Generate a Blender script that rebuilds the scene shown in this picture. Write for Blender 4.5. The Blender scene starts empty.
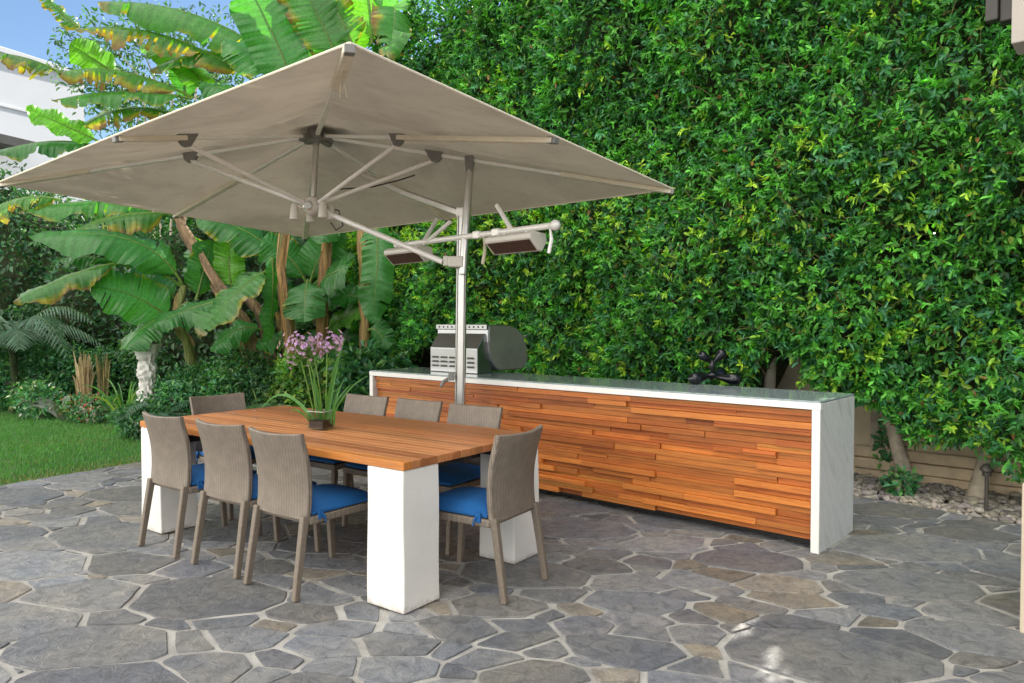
import bpy, bmesh, math, random
import numpy as np
from mathutils import Vector, Matrix, noise as mnoise

random.seed(7)
RNG = np.random.default_rng(11)
SC = bpy.context.scene
COL = SC.collection
R = math.radians
PI = math.pi

# ------------------------------------------------------------------ camera, sky, sun, exposure
F, PITCH, HC = 726.97, .0262, 1.4234
cam_d = bpy.data.cameras.new('camera')
cam_d.sensor_width = 36
cam_d.lens = 36 * F / 1024
cam_d.clip_start = .05
cam_d.clip_end = 500
cam = bpy.data.objects.new('camera', cam_d)
COL.objects.link(cam)
cam.location = (0, 0, HC)
cam.rotation_euler = (PI / 2 - PITCH, 0, 0)
SC.camera = cam

SUN_DIR = Vector((.62, .785, 0)).normalized()          # towards the sun, in plan
SUN_EL = R(31)
world = bpy.data.worlds.new('World')
SC.world = world
world.use_nodes = True
wn, wl = world.node_tree.nodes, world.node_tree.links
wn.clear()
w_out = wn.new('ShaderNodeOutputWorld')
w_bg = wn.new('ShaderNodeBackground')
w_sky = wn.new('ShaderNodeTexSky')
w_sky.sky_type = 'NISHITA'
w_sky.sun_disc = False
w_sky.sun_elevation = SUN_EL
w_sky.sun_rotation = math.atan2(SUN_DIR.x, SUN_DIR.y)
w_sky.air_density = 1.0
w_sky.dust_density = .2
w_sky.ozone_density = 3.0
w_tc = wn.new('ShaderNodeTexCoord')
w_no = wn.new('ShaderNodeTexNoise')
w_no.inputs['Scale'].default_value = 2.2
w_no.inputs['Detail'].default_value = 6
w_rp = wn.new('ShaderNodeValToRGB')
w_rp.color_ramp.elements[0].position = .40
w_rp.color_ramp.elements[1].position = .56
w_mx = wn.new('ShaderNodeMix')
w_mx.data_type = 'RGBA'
w_mx.inputs['B'].default_value = (24.0, 22.6, 20.4, 1)     # warm white of the added clouds, whitens the sky light
w_bg.inputs['Strength'].default_value = .08
# unseen clouds added left behind the camera to shape the light; far side blue
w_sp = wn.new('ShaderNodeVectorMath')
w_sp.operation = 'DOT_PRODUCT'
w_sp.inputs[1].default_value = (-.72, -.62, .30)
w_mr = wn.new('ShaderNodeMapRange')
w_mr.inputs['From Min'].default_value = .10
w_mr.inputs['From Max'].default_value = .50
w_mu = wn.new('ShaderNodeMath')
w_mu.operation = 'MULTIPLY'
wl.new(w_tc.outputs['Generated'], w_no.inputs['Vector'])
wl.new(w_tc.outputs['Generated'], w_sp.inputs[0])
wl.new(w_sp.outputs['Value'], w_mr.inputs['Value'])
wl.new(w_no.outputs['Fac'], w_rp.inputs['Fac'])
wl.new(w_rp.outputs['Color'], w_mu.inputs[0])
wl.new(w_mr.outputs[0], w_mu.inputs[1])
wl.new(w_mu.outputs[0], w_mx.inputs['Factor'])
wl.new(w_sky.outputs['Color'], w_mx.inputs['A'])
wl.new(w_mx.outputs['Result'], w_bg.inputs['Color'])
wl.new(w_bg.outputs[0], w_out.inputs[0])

sun_d = bpy.data.lights.new('sun', 'SUN')
sun_d.energy = 4.6
sun_d.angle = R(.55)
sun_d.color = (1, .93, .82)
sun = bpy.data.objects.new('sun', sun_d)
COL.objects.link(sun)
sd = Vector((SUN_DIR.x * math.cos(SUN_EL), SUN_DIR.y * math.cos(SUN_EL), math.sin(SUN_EL)))
sun.rotation_euler = sd.to_track_quat('Z', 'Y').to_euler()

SC.view_settings.view_transform = 'Standard'
SC.view_settings.look = 'None'
SC.view_settings.gamma = 1
SC.view_settings.use_curve_mapping = False
SC.view_settings.exposure = 1.3
SC.render.engine = 'CYCLES'
SC.cycles.max_bounces = 8
SC.cycles.transparent_max_bounces = 8
SC.cycles.sample_clamp_indirect = 6
try:
    SC.cycles.use_denoising = True
except Exception:
    pass

# ------------------------------------------------------------------ helpers
CP, SP = math.cos(PITCH), math.sin(PITCH)


def at(x, y, Z):
    """world point on the photo ray (x, y) at world depth Z (metres along +Y)"""
    a = (x - 512) / F
    b = (341.5 - y) / F
    d = Vector((a, CP + b * SP, b * CP - SP))
    k = Z / d.y
    return Vector((a * k, Z, HC + d.z * k))


def onz(x, y, z=0.0):
    """world point on the photo ray (x, y) at height z"""
    a = (x - 512) / F
    b = (341.5 - y) / F
    d = Vector((a, CP + b * SP, b * CP - SP))
    k = (z - HC) / d.z
    return Vector((a * k, d.y * k, z))


def snoise(P, scale, seed=0):
    """cheap smooth noise in -1..1 for an (n,3) array"""
    g = np.random.default_rng(1000 + seed)
    out = np.zeros(len(P))
    for o in range(6):
        k = g.normal(size=3) * scale * (1.0 + .45 * o)
        out += np.sin(P @ k + g.uniform(0, 6.28)) / (1 + .35 * o)
    return np.clip(out / 2.2, -1, 1)


def unit(v):
    return v / (np.linalg.norm(v, axis=-1, keepdims=True) + 1e-9)


class MB:
    """collects verts, faces and vertex colours of one mesh"""
    def __init__(s):
        s.v, s.f, s.c = [], [], []

    def add(s, vs, fs, col=(1, 1, 1)):
        o = len(s.v)
        s.v += [tuple(p) for p in vs]
        s.f += [tuple(o + i for i in f) for f in fs]
        s.c += [col] * len(vs) if not isinstance(col, list) else col
        return s

    def box(s, lo, hi, col=(1, 1, 1)):
        x0, y0, z0 = lo
        x1, y1, z1 = hi
        return s.add([(x0, y0, z0), (x1, y0, z0), (x1, y1, z0), (x0, y1, z0), (x0, y0, z1), (x1, y0, z1), (x1, y1, z1), (x0, y1, z1)],
                     [(3, 2, 1, 0), (4, 5, 6, 7), (0, 1, 5, 4), (1, 2, 6, 5), (2, 3, 7, 6), (3, 0, 4, 7)], col)

    def beam(s, p0, p1, w, h, up=(0, 0, 1), col=(1, 1, 1), w1=None, h1=None):
        p0, p1 = Vector(p0), Vector(p1)
        t = (p1 - p0).normalized()
        a = t.cross(Vector(up))
        if a.length < 1e-4:
            a = t.cross(Vector((1, 0, 0)))
        a.normalize()
        b = a.cross(t)
        w1 = w if w1 is None else w1
        h1 = h if h1 is None else h1
        vs = []
        for p, ww, hh in ((p0, w, h), (p1, w1, h1)):
            for i, j in ((-1, -1), (1, -1), (1, 1), (-1, 1)):
                vs.append(p + a * (i * ww / 2) + b * (j * hh / 2))
        return s.add(vs, [(0, 1, 2, 3), (7, 6, 5, 4), (0, 4, 5, 1), (1, 5, 6, 2), (2, 6, 7, 3), (3, 7, 4, 0)], col)

    def tube(s, pts, r, n=10, col=(1, 1, 1), caps=True):
        pts = [Vector(p) for p in pts]
        m = len(pts)
        rs = list(r) if isinstance(r, (list, tuple)) else [r] * m
        a = None
        vs = []
        for i, p in enumerate(pts):
            t = (pts[min(i + 1, m - 1)] - pts[max(i - 1, 0)]).normalized()
            if a is None:
                a = t.cross(Vector((0, 0, 1)))
                if a.length < 1e-3:
                    a = Vector((1, 0, 0))
            a = (a - t * a.dot(t)).normalized()
            b = t.cross(a)
            for k in range(n):
                q = 2 * PI * k / n
                vs.append(p + (a * math.cos(q) + b * math.sin(q)) * rs[i])
        fs = []
        for i in range(m - 1):
            for k in range(n):
                k2 = (k + 1) % n
                fs.append((i * n + k, i * n + k2, (i + 1) * n + k2, (i + 1) * n + k))
        if caps:
            fs.append(tuple(range(n - 1, -1, -1)))
            fs.append(tuple((m - 1) * n + k for k in range(n)))
        return s.add(vs, fs, col)

    def lathe(s, prof, c=(0, 0, 0), n=20, axis=(0, 0, 1), col=(1, 1, 1)):
        c = Vector(c)
        z = Vector(axis).normalized()
        a = z.orthogonal().normalized()
        b = z.cross(a)
        vs = []
        for r, h in prof:
            for k in range(n):
                q = 2 * PI * k / n
                vs.append(c + z * h + (a * math.cos(q) + b * math.sin(q)) * max(r, 1e-4))
        fs = []
        for i in range(len(prof) - 1):
            for k in range(n):
                k2 = (k + 1) % n
                fs.append((i * n + k, i * n + k2, (i + 1) * n + k2, (i + 1) * n + k))
        fs.append(tuple(range(n - 1, -1, -1)))
        fs.append(tuple((len(prof) - 1) * n + k for k in range(n)))
        return s.add(vs, fs, col)

    def prism(s, prof, x0, x1, col=(1, 1, 1)):
        """profile of (y, z) points swept along local x"""
        n = len(prof)
        vs = [(x0, y, z) for y, z in prof] + [(x1, y, z) for y, z in prof]
        fs = [tuple(range(n - 1, -1, -1)), tuple(range(n, 2 * n))]
        fs += [(i, (i + 1) % n, n + (i + 1) % n, n + i) for i in range(n)]
        return s.add(vs, fs, col)


def root_loc(o):
    while o.parent:
        o = o.parent
    return Vector(o.location)


def obj(name, mb, mat, parent=None, world=False, smooth=False, bevel=0, solid=0, subsurf=0, label=None, recalc=True):
    me = bpy.data.meshes.new(name)
    vs = mb.v
    if world and parent is not None:
        L = root_loc(parent)
        vs = [(p[0] - L.x, p[1] - L.y, p[2] - L.z) for p in vs]
    me.from_pydata(vs, [], mb.f)
    ca = me.attributes.new('col', 'FLOAT_COLOR', 'POINT')
    arr = np.ones((len(vs), 4), np.float32)
    arr[:, :3] = np.array(mb.c, np.float32).reshape(-1, 3)
    ca.data.foreach_set('color', arr.ravel())
    if recalc:
        bm = bmesh.new()
        bm.from_mesh(me)
        bmesh.ops.recalc_face_normals(bm, faces=bm.faces)
        bm.to_mesh(me)
        bm.free()
    me.materials.append(mat)
    o = bpy.data.objects.new(name, me)
    COL.objects.link(o)
    if parent is not None:
        o.parent = parent
    if smooth:
        me.polygons.foreach_set('use_smooth', [True] * len(me.polygons))
        try:
            me.set_sharp_from_angle(angle=R(40))
        except Exception:
            pass
    if solid:
        m = o.modifiers.new('solid', 'SOLIDIFY')
        m.thickness = solid
        m.offset = 0
    if subsurf:
        m = o.modifiers.new('sub', 'SUBSURF')
        m.levels = m.render_levels = subsurf
    if bevel:
        m = o.modifiers.new('bevel', 'BEVEL')
        m.width = bevel
        m.segments = 2
        m.limit_method = 'ANGLE'
        m.angle_limit = R(35)
    if label:
        o['label'] = label
    return o


def np_obj(name, V, Fq, C, mat, parent=None, smooth=False):
    """numpy mesh: V (n,3) world verts, Fq (m,k) equal-size faces, C (n,3) colours"""
    me = bpy.data.meshes.new(name)
    V = np.asarray(V, np.float32)
    if parent is not None:
        V = V - np.array(root_loc(parent), np.float32)
    n, (m, k) = len(V), Fq.shape
    me.vertices.add(n)
    me.vertices.foreach_set('co', V.ravel())
    me.loops.add(m * k)
    me.loops.foreach_set('vertex_index', Fq.astype(np.int32).ravel())
    me.polygons.add(m)
    me.polygons.foreach_set('loop_start', np.arange(0, m * k, k, dtype=np.int32))
    if smooth:
        me.polygons.foreach_set('use_smooth', np.ones(m, bool))
    me.update(calc_edges=True)
    ca = me.attributes.new('col', 'FLOAT_COLOR', 'POINT')
    A = np.ones((n, 4), np.float32)
    A[:, :3] = C
    ca.data.foreach_set('color', A.ravel())
    me.materials.append(mat)
    o = bpy.data.objects.new(name, me)
    COL.objects.link(o)
    if parent is not None:
        o.parent = parent
    return o


def leaves(P, D, N, L, W, C, fold=.25):
    """leaf blades: base point P, axis D, normal N, length L, width W, colour C -> verts, quads, colours"""
    n = len(P)
    D = unit(D)
    S = unit(np.cross(D, N))
    N = np.cross(S, D)
    L = np.broadcast_to(np.asarray(L, float), (n,))[:, None]
    W = np.broadcast_to(np.asarray(W, float), (n,))[:, None]
    up = N * W * fold
    dr = -N * L * .10
    V = np.empty((n, 6, 3))
    V[:, 0] = P
    V[:, 1] = P + D * L * .30 + S * W * .46 + up
    V[:, 2] = P + D * L * .68 + S * W * .40 + up + dr * .5
    V[:, 3] = P + D * L + dr
    V[:, 4] = P + D * L * .68 - S * W * .40 + up + dr * .5
    V[:, 5] = P + D * L * .30 - S * W * .46 + up
    b = (np.arange(n) * 6)[:, None]
    Q = np.concatenate([b + np.array([0, 1, 2, 3]), b + np.array([0, 3, 4, 5])], 0)
    return V.reshape(-1, 3), Q, np.repeat(C, 6, 0)


def thing(name, label, cat, loc=(0, 0, 0), rz=0, group=None):
    o = bpy.data.objects.new(name, None)
    o.empty_display_size = .1
    COL.objects.link(o)
    o.location = loc
    o.rotation_euler = (0, 0, rz)
    tag(o, label, cat, group)
    return o


def tag(o, label=None, cat=None, group=None, kind=None):
    if label:
        o['label'] = label
    if cat:
        o['category'] = cat
    if group:
        o['group'] = group
    if kind:
        o['kind'] = kind
    return o


def kids(o):
    return [c for c in bpy.data.objects if c.parent == o]


def copy_thing(o, loc, rz, label, group=None):
    c = o.copy()
    COL.objects.link(c)
    c.location = loc
    c.rotation_euler = (0, 0, rz)
    c['label'] = label
    if group:
        c['group'] = group
    for ch in kids(o):
        d = ch.copy()
        COL.objects.link(d)
        d.parent = c
        for g in kids(ch):
            e = g.copy()
            COL.objects.link(e)
            e.parent = d
    return c


# ------------------------------------------------------------------ materials
class NT:
    def __init__(s, name):
        s.m = bpy.data.materials.new(name)
        s.m.use_nodes = True
        s.n, s.l = s.m.node_tree.nodes, s.m.node_tree.links
        s.b = s.n['Principled BSDF']
        s.out = s.n['Material Output']
        s.tc = s.n.new('ShaderNodeTexCoord')

    def new(s, t, **kw):
        o = s.n.new(t)
        for k, v in kw.items():
            setattr(o, k, v)
        return o

    def link(s, a, b):
        s.l.new(a, b)

    def mapping(s, scale=(1, 1, 1), src='Object'):
        m = s.new('ShaderNodeMapping')
        m.inputs['Scale'].default_value = scale
        s.link(s.tc.outputs[src], m.inputs[0])
        return m.outputs[0]

    def noise(s, vec, scale, detail=5, rough=.6, dist=0):
        t = s.new('ShaderNodeTexNoise')
        t.inputs['Scale'].default_value = scale
        t.inputs['Detail'].default_value = detail
        t.inputs['Roughness'].default_value = rough
        t.inputs['Distortion'].default_value = dist
        s.link(vec, t.inputs['Vector'])
        return t.outputs['Fac']

    def ramp(s, fac, stops):
        r = s.new('ShaderNodeValToRGB')
        el = r.color_ramp.elements
        while len(el) < len(stops):
            el.new(.5)
        for e, (p, c) in zip(el, stops):
            e.position = p
            e.color = (*c, 1) if len(c) == 3 else c
        s.link(fac, r.inputs[0])
        return r.outputs[0]

    def attr(s, name='col'):
        a = s.new('ShaderNodeAttribute')
        a.attribute_name = name
        return a.outputs['Color']

    def mix(s, a, b, fac=.5, mode='MIX'):
        m = s.new('ShaderNodeMix', data_type='RGBA', blend_type=mode)
        for v, i in ((fac, 'Factor'), (a, 'A'), (b, 'B')):
            if isinstance(v, (int, float)):
                m.inputs[i].default_value = v
            elif isinstance(v, tuple):
                m.inputs[i].default_value = (*v, 1)
            else:
                s.link(v, m.inputs[i])
        return m.outputs['Result']

    def math(s, op, a, b=None):
        m = s.new('ShaderNodeMath', operation=op)
        for v, i in ((a, 0), (b, 1)):
            if v is None:
                continue
            if isinstance(v, (int, float)):
                m.inputs[i].default_value = v
            else:
                s.link(v, m.inputs[i])
        return m.outputs[0]

    def bump(s, h, strength=.3, dist=.01, prev=None):
        b = s.new('ShaderNodeBump')
        b.inputs['Strength'].default_value = strength
        b.inputs['Distance'].default_value = dist
        s.link(h, b.inputs['Height'])
        if prev is not None:
            s.link(prev, b.inputs['Normal'])
        s.link(b.outputs[0], s.b.inputs['Normal'])
        return b.outputs[0]

    def base(s, c):
        if isinstance(c, tuple):
            s.b.inputs['Base Color'].default_value = (*c, 1)
        else:
            s.link(c, s.b.inputs['Base Color'])

    def set(s, **kw):
        for k, v in kw.items():
            i = s.b.inputs[k.replace('_', ' ')]
            if hasattr(v, 'links') or not isinstance(v, (int, float, tuple)):
                s.link(v, i)
            else:
                i.default_value = v
        return s


def plain(name, col, rough=.6, metal=0, var=.15, scale=8, bump=.15, bscale=40, bdist=.004, **kw):
    t = NT(name)
    v = t.mapping()
    n = t.noise(v, scale, 6)
    lo = tuple(c * (1 - var) for c in col)
    hi = tuple(min(1, c * (1 + var)) for c in col)
    t.base(t.ramp(n, [(.3, lo), (.7, hi)]))
    t.set(Roughness=rough, Metallic=metal, **kw)
    if bump:
        t.bump(t.noise(v, bscale, 5), bump, bdist)
    return t.m


def foliage(name, rough=.42, trans=.28, gain=1.0, spec=.5):
    t = NT(name)
    c = t.attr()
    n = t.noise(t.mapping(), 35, 3)
    c = t.mix(c, t.ramp(n, [(.3, (.75, .75, .75)), (.7, (1.2, 1.2, 1.2))]), 1.0, 'MULTIPLY')
    t.base(c)
    t.set(Roughness=rough)
    t.b.inputs['Specular IOR Level'].default_value = spec
    tr = t.new('ShaderNodeBsdfTranslucent')
    t.link(t.mix(c, (1.5, 1.7, .5), 1.0, 'MULTIPLY'), tr.inputs['Color'])
    mx = t.new('ShaderNodeMixShader')
    mx.inputs[0].default_value = trans
    t.link(t.b.outputs[0], mx.inputs[1])
    t.link(tr.outputs[0], mx.inputs[2])
    t.link(mx.outputs[0], t.out.inputs[0])
    return t.m


def wood(name, rough=.5, grain=.35):
    """attribute colour x grain stretched along local x"""
    t = NT(name)
    v = t.mapping((1.3, 28, 28))
    n = t.noise(v, 3.2, 6, .62, .6)
    n2 = t.noise(t.mapping((.5, 5, 5)), 2.1, 3)
    g = t.ramp(n, [(.28, (1 - grain, 1 - grain * 1.25, 1 - grain * 1.4)), (.55, (1, 1, 1)), (.8, (1.12, 1.12, 1.1))])
    c = t.mix(t.attr(), g, 1.0, 'MULTIPLY')
    c = t.mix(c, t.ramp(n2, [(.3, (.82, .80, .78)), (.7, (1.1, 1.1, 1.1))]), 1.0, 'MULTIPLY')
    t.base(c)
    t.set(Roughness=t.ramp(n, [(.3, (rough + .12,) * 3), (.7, (rough - .06,) * 3)]))
    t.bump(n, .25, .003)
    return t.m


M = {}
# flagstone
t = NT('flagstone')
v = t.mapping()
big = t.noise(v, 2.6, 5, .6, .4)
mid = t.noise(v, 14, 8, .68, .8)
fin = t.noise(v, 120, 5, .7)
c = t.mix(t.attr(), t.ramp(mid, [(.28, (.52, .53, .55)), (.5, (1, 1, 1)), (.72, (1.42, 1.38, 1.30))]), 1.0, 'MULTIPLY')
c = t.mix(c, t.ramp(big, [(.35, (.84, .88, .95)), (.65, (1.14, 1.10, 1.02))]), 1.0, 'MULTIPLY')
c = t.mix(c, t.ramp(fin, [(.3, (.72, .72, .72)), (.7, (1.26, 1.26, 1.26))]), 1.0, 'MULTIPLY')
st = t.noise(v, 3.3, 4, .55, 1.2)                        # dark stains with edges of their own
c = t.mix(c, (.045, .043, .04), t.ramp(st, [(.69, (0, 0, 0)), (.74, (.7, .7, .7))]))
t.base(c)
t.set(Roughness=t.ramp(mid, [(.3, (.62,) * 3), (.7, (.42,) * 3)]))
nb = t.bump(mid, .8, .022)
t.bump(fin, .35, .004, nb)
M['stone'] = t.m
# mortar
t = NT('mortar')
v = t.mapping()
c = t.ramp(t.noise(v, 5, 6), [(.25, (.22, .215, .20)), (.5, (.37, .36, .335)), (.8, (.50, .49, .46))])
c = t.mix(c, t.ramp(t.noise(v, 160, 3), [(.3, (.8, .8, .8)), (.7, (1.15, 1.15, 1.15))]), 1.0, 'MULTIPLY')
t.base(c)
t.set(Roughness=.9)
t.bump(t.noise(v, 130, 5), .6, .006)
M['mortar'] = t.m
M['soil'] = plain('soil', (.040, .028, .020), .95, var=.5, scale=9, bump=.9, bscale=28, bdist=.03)
M['turf'] = plain('turf', (.035, .075, .018), .95, var=.45, scale=6, bump=.8, bscale=60, bdist=.02)
M['grass'] = foliage('grass', .5, .3)
M['leaf'] = foliage('hedge_leaf', .44, .31, 1, .45)
M['shrub'] = foliage('shrub_leaf', .42, .30)
M['banana'] = foliage('banana_leaf', .30, .44)
M['petal'] = foliage('petal', .6, .35)
M['stem'] = plain('stem', (.20, .17, .08), .75, var=.4, scale=14, bump=.4, bscale=30)
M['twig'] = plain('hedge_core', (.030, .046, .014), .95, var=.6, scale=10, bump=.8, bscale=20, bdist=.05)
M['plaster'] = plain('white_plaster', (.80, .785, .75), .62, var=.05, scale=3, bump=.3, bscale=14, bdist=.006)
t = NT('scuffed_plaster')
v = t.mapping()
c = t.ramp(t.noise(v, 3, 6), [(.3, (.66, .65, .625)), (.7, (.75, .74, .715))])
c = t.mix(c, (.50, .46, .40), t.ramp(t.noise(v, 11, 6, .7, 1.0), [(.66, (0, 0, 0)), (.72, (.5, .5, .5))]))
sz = t.new('ShaderNodeSeparateXYZ')
t.link(t.tc.outputs['Object'], sz.inputs[0])
dz = t.math('ADD', t.math('MULTIPLY', sz.outputs['Z'], 7.0), t.math('MULTIPLY', t.noise(v, 16, 6, .7), .9))
c = t.mix(c, (.36, .32, .26), t.ramp(dz, [(.50, (.75, .75, .75)), (.78, (0, 0, 0))]))
t.base(c)
t.set(Roughness=.62)
t.bump(t.noise(v, 14, 6), .35, .008)
M['plaster_leg'] = t.m
M['white'] = plain('white_stone_edge', (.80, .79, .76), .4, var=.03, bump=.05)
M['black_gap'] = plain('dark_shim', (.03, .028, .025), .9)
M['clad'] = wood('cedar_cladding', .50, .38)
M['teak'] = wood('teak_table', .42, .26)
M['cushion'] = plain('blue_cushion', (.004, .095, .30), .85, var=.12, scale=6, bump=.35, bscale=420, bdist=.001)
M['alu'] = plain('brushed_aluminium', (.62, .61, .59), .34, 1, var=.05, bump=.03, bscale=90)
M['alu_paint'] = plain('pale_painted_metal', (.93, .915, .88), .32, .15, var=.06, bump=.02)
M['dark_clamp'] = plain('dark_grey_clamp', (.22, .215, .205), .5, .2)
M['enamel'] = plain('cream_enamel', (.66, .63, .57), .35, var=.04, bump=.03)
M['heater_slot'] = plain('brown_heater_grille', (.10, .055, .038), .55, .3)
M['cord'] = plain('black_cord', (.02, .02, .02), .6)
M['ivory'] = plain('ivory_cord', (.62, .58, .44), .6)
M['steel'] = plain('stainless_steel', (.33, .34, .35), .34, 1, var=.07, scale=3, bump=.03, bscale=60)
M['steel_dark'] = plain('dark_steel', (.36, .35, .33), .38, .55, var=.15, scale=4, bump=.03)
M['black'] = plain('black_gloss', (.006, .007, .011), .14, var=.1, bump=.02)
M['soil_pot'] = plain('potting_soil', (.012, .009, .008), .9, var=.4, bump=.8, bscale=60)
M['stucco'] = plain('beige_stucco', (.55, .47, .36), .85, var=.10, scale=4, bump=.35, bscale=90)
M['stucco_grey'] = plain('taupe_stucco', (.40, .37, .33), .85, var=.06, scale=4, bump=.3, bscale=90)
M['wall_beige'] = plain('garden_wall_render', (.72, .60, .42), .85, var=.12, scale=3, bump=.3, bscale=60)
M['sleeper'] = plain('beige_board', (.68, .54, .37), .8, var=.25, scale=5, bump=.3, bscale=25)
M['gutter'] = plain('dark_gutter', (.045, .043, .04), .5, .3)
M['house_white'] = plain('white_render', (.60, .615, .64), .8, var=.05, scale=.6, bump=.1)
M['roof_dark'] = plain('dark_roof', (.10, .095, .09), .8)
M['bark'] = plain('hedge_bark', (.56, .48, .38), .85, var=.35, scale=9, bump=.6, bscale=26, bdist=.01)
M['carved'] = plain('white_carved_stone', (.60, .585, .55), .8, var=.10, scale=8, bump=.5, bscale=30, bdist=.01)
M['pathlight'] = plain('bronze_metal', (.11, .10, .09), .55, .5)
# pebbles
t = NT('pebble')
c = t.mix(t.attr(), t.ramp(t.noise(t.mapping(), 40, 4), [(.3, (.75, .75, .75)), (.7, (1.2, 1.2, 1.2))]), 1.0, 'MULTIPLY')
t.base(c)
t.set(Roughness=.7)
t.bump(t.noise(t.mapping(), 70, 4), .3, .004)
M['pebble'] = t.m
# dried plant matter coloured by attribute
t = NT('dry_sheath')
c = t.mix(t.attr(), t.ramp(t.noise(t.mapping((14, 14, 1.5)), 3, 5), [(.3, (.5, .48, .45)), (.7, (1.35, 1.3, 1.2))]), 1.0, 'MULTIPLY')
t.base(c)
t.set(Roughness=.8)
t.bump(t.noise(t.mapping((20, 20, 2)), 3, 5), .6, .01)
M['sheath'] = t.m
# marble with soft diagonal veins
t = NT('veined_marble')
mp = t.new('ShaderNodeMapping')
mp.inputs['Rotation'].default_value = (R(38), 0, 0)
t.link(t.tc.outputs['Object'], mp.inputs[0])
ms = t.new('ShaderNodeMapping')
ms.inputs['Scale'].default_value = (4, 6.5, 1.0)
t.link(mp.outputs[0], ms.inputs[0])
n = t.noise(ms.outputs[0], 1.6, 8, .62, 1.1)
c = t.ramp(n, [(.28, (.40, .41, .41)), (.42, (.62, .62, .60)), (.50, (.70, .70, .68)), (.57, (.60, .60, .59)), (.66, (.74, .74, .72))])
t.base(c)
t.set(Roughness=.3)
M['marble'] = t.m
# polished green-grey counter
t = NT('polished_counter')
v = t.mapping()
c = t.ramp(t.noise(v, 18, 8, .7), [(.3, (.17, .225, .235)), (.5, (.28, .345, .355)), (.75, (.42, .48, .485))])
sp = t.noise(v, 60, 3)
c = t.mix(c, (.40, .38, .26), t.ramp(sp, [(.70, (0, 0, 0)), (.74, (.8, .8, .8))]))
t.base(c)
t.set(Roughness=t.ramp(t.noise(v, 5, 4), [(.3, (.06,) * 3), (.7, (.16,) * 3)]))
M['counter'] = t.m
# wicker
t = NT('taupe_wicker')
sep = t.new('ShaderNodeSeparateXYZ')
t.link(t.tc.outputs['Object'], sep.inputs[0])
xx = t.math('ADD', sep.outputs['X'], t.math('MULTIPLY', sep.outputs['Y'], .6))
wob = t.math('MULTIPLY', t.noise(t.mapping((1, 1, 1)), 14, 2), .012)
xw = t.math('ADD', xx, wob)
rib = t.math('ABSOLUTE', t.math('SINE', t.math('MULTIPLY', xw, PI / .0210)))
fin_ = t.math('ABSOLUTE', t.math('SINE', t.math('MULTIPLY', xx, PI / .0087)))
par = t.math('MULTIPLY', t.math('FLOOR', t.math('MULTIPLY', xx, 1 / .0087)), PI)
wv = t.math('SINE', t.math('ADD', t.math('MULTIPLY', sep.outputs['Z'], PI / .0055), par))
h = t.math('ADD', t.math('MULTIPLY', rib, .26), t.math('ADD', t.math('MULTIPLY', fin_, .46), t.math('MULTIPLY', wv, .25)))
c = t.ramp(h, [(.0, (.090, .072, .056)), (.40, (.175, .145, .115)), (.95, (.275, .23, .185))])
c = t.mix(c, t.ramp(t.noise(t.mapping((1, 1, 1)), 18, 4), [(.3, (.82, .82, .82)), (.7, (1.14, 1.14, 1.14))]), 1.0, 'MULTIPLY')
t.base(c)
t.set(Roughness=.6)
t.bump(h, .5, .003)
M['wicker'] = t.m
M['wicker_leg'] = plain('wrapped_wicker', (.165, .135, .105), .6, var=.18, scale=60, bump=.4, bscale=150, bdist=.002)
# canopy cloth
t = NT('canopy_cloth')
v = t.mapping()
n = t.noise(t.mapping((1, 1, 3)), 1.4, 6, .6, .5)
c = t.ramp(n, [(.25, (.26, .236, .204)), (.5, (.36, .327, .282)), (.8, (.43, .392, .34))])
st = t.noise(v, 4, 6, .65, 1.5)
c = t.mix(c, (.22, .19, .14), t.ramp(st, [(.56, (0, 0, 0)), (.8, (.50, .50, .50))]))
t.base(c)
t.set(Roughness=.85)
nb = t.bump(t.noise(v, 5, 5, .55, .6), .30, .02)
t.bump(t.noise(v, 500, 2), .15, .001, nb)
tr = t.new('ShaderNodeBsdfTranslucent')
t.link(t.mix(c, (1.25, 1.15, 1.0), 1.0, 'MULTIPLY'), tr.inputs['Color'])
mx = t.new('ShaderNodeMixShader')
mx.inputs[0].default_value = .26
t.link(t.b.outputs[0], mx.inputs[1])
t.link(tr.outputs[0], mx.inputs[2])
t.link(mx.outputs[0], t.out.inputs[0])
M['canopy'] = t.m
M['sleeve'] = plain('rib_sleeve_cloth', (.82, .75, .60), .85, var=.08, bump=.1)
# glass
t = NT('clear_glass')
gt_ = t.new('ShaderNodeBsdfTransparent')
gt_.inputs['Color'].default_value = (.90, .94, .92, 1)
gg_ = t.new('ShaderNodeBsdfGlossy')
gg_.inputs['Roughness'].default_value = .03
gm_ = t.new('ShaderNodeMixShader')
gm_.inputs[0].default_value = .08
t.link(gt_.outputs[0], gm_.inputs[1])
t.link(gg_.outputs[0], gm_.inputs[2])
t.link(gm_.outputs[0], t.out.inputs[0])
M['glass'] = t.m

M['rim'] = plain('pale_glass_rim', (.50, .55, .53), .15, var=.03, bump=0)
# ------------------------------------------------------------------ layout frames
B0 = Vector((1.843, 4.4536, 0))                     # near right foot of the bar
BU = Vector((math.cos(R(138.48)), math.sin(R(138.48)), 0))      # along the bar, to the left and away
BN = Vector((-BU.y, BU.x, 0)) * -1                  # from the patio towards the hedge
B0 = B0 - BU * .052
BL, BD, BH = 4.438, .665, .9407
T0 = Vector((-.5213, 3.4691, 0))                    # near corner of the table
TU = Vector((math.cos(R(143.68)), math.sin(R(143.68)), 0))
TV = Vector((-TU.y, TU.x, 0)) * -1                  # across the table, away from the camera
TL, TW, TH = 2.517, 1.166, .75
HB = B0 + BU * .052 + BN * (.776 + 1.05)                          # a point on the hedge's front face


def hedge_pt(t, d=0, z=0):
    p = HB + BU * t + BN * d
    return Vector((p.x, p.y, z))


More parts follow.
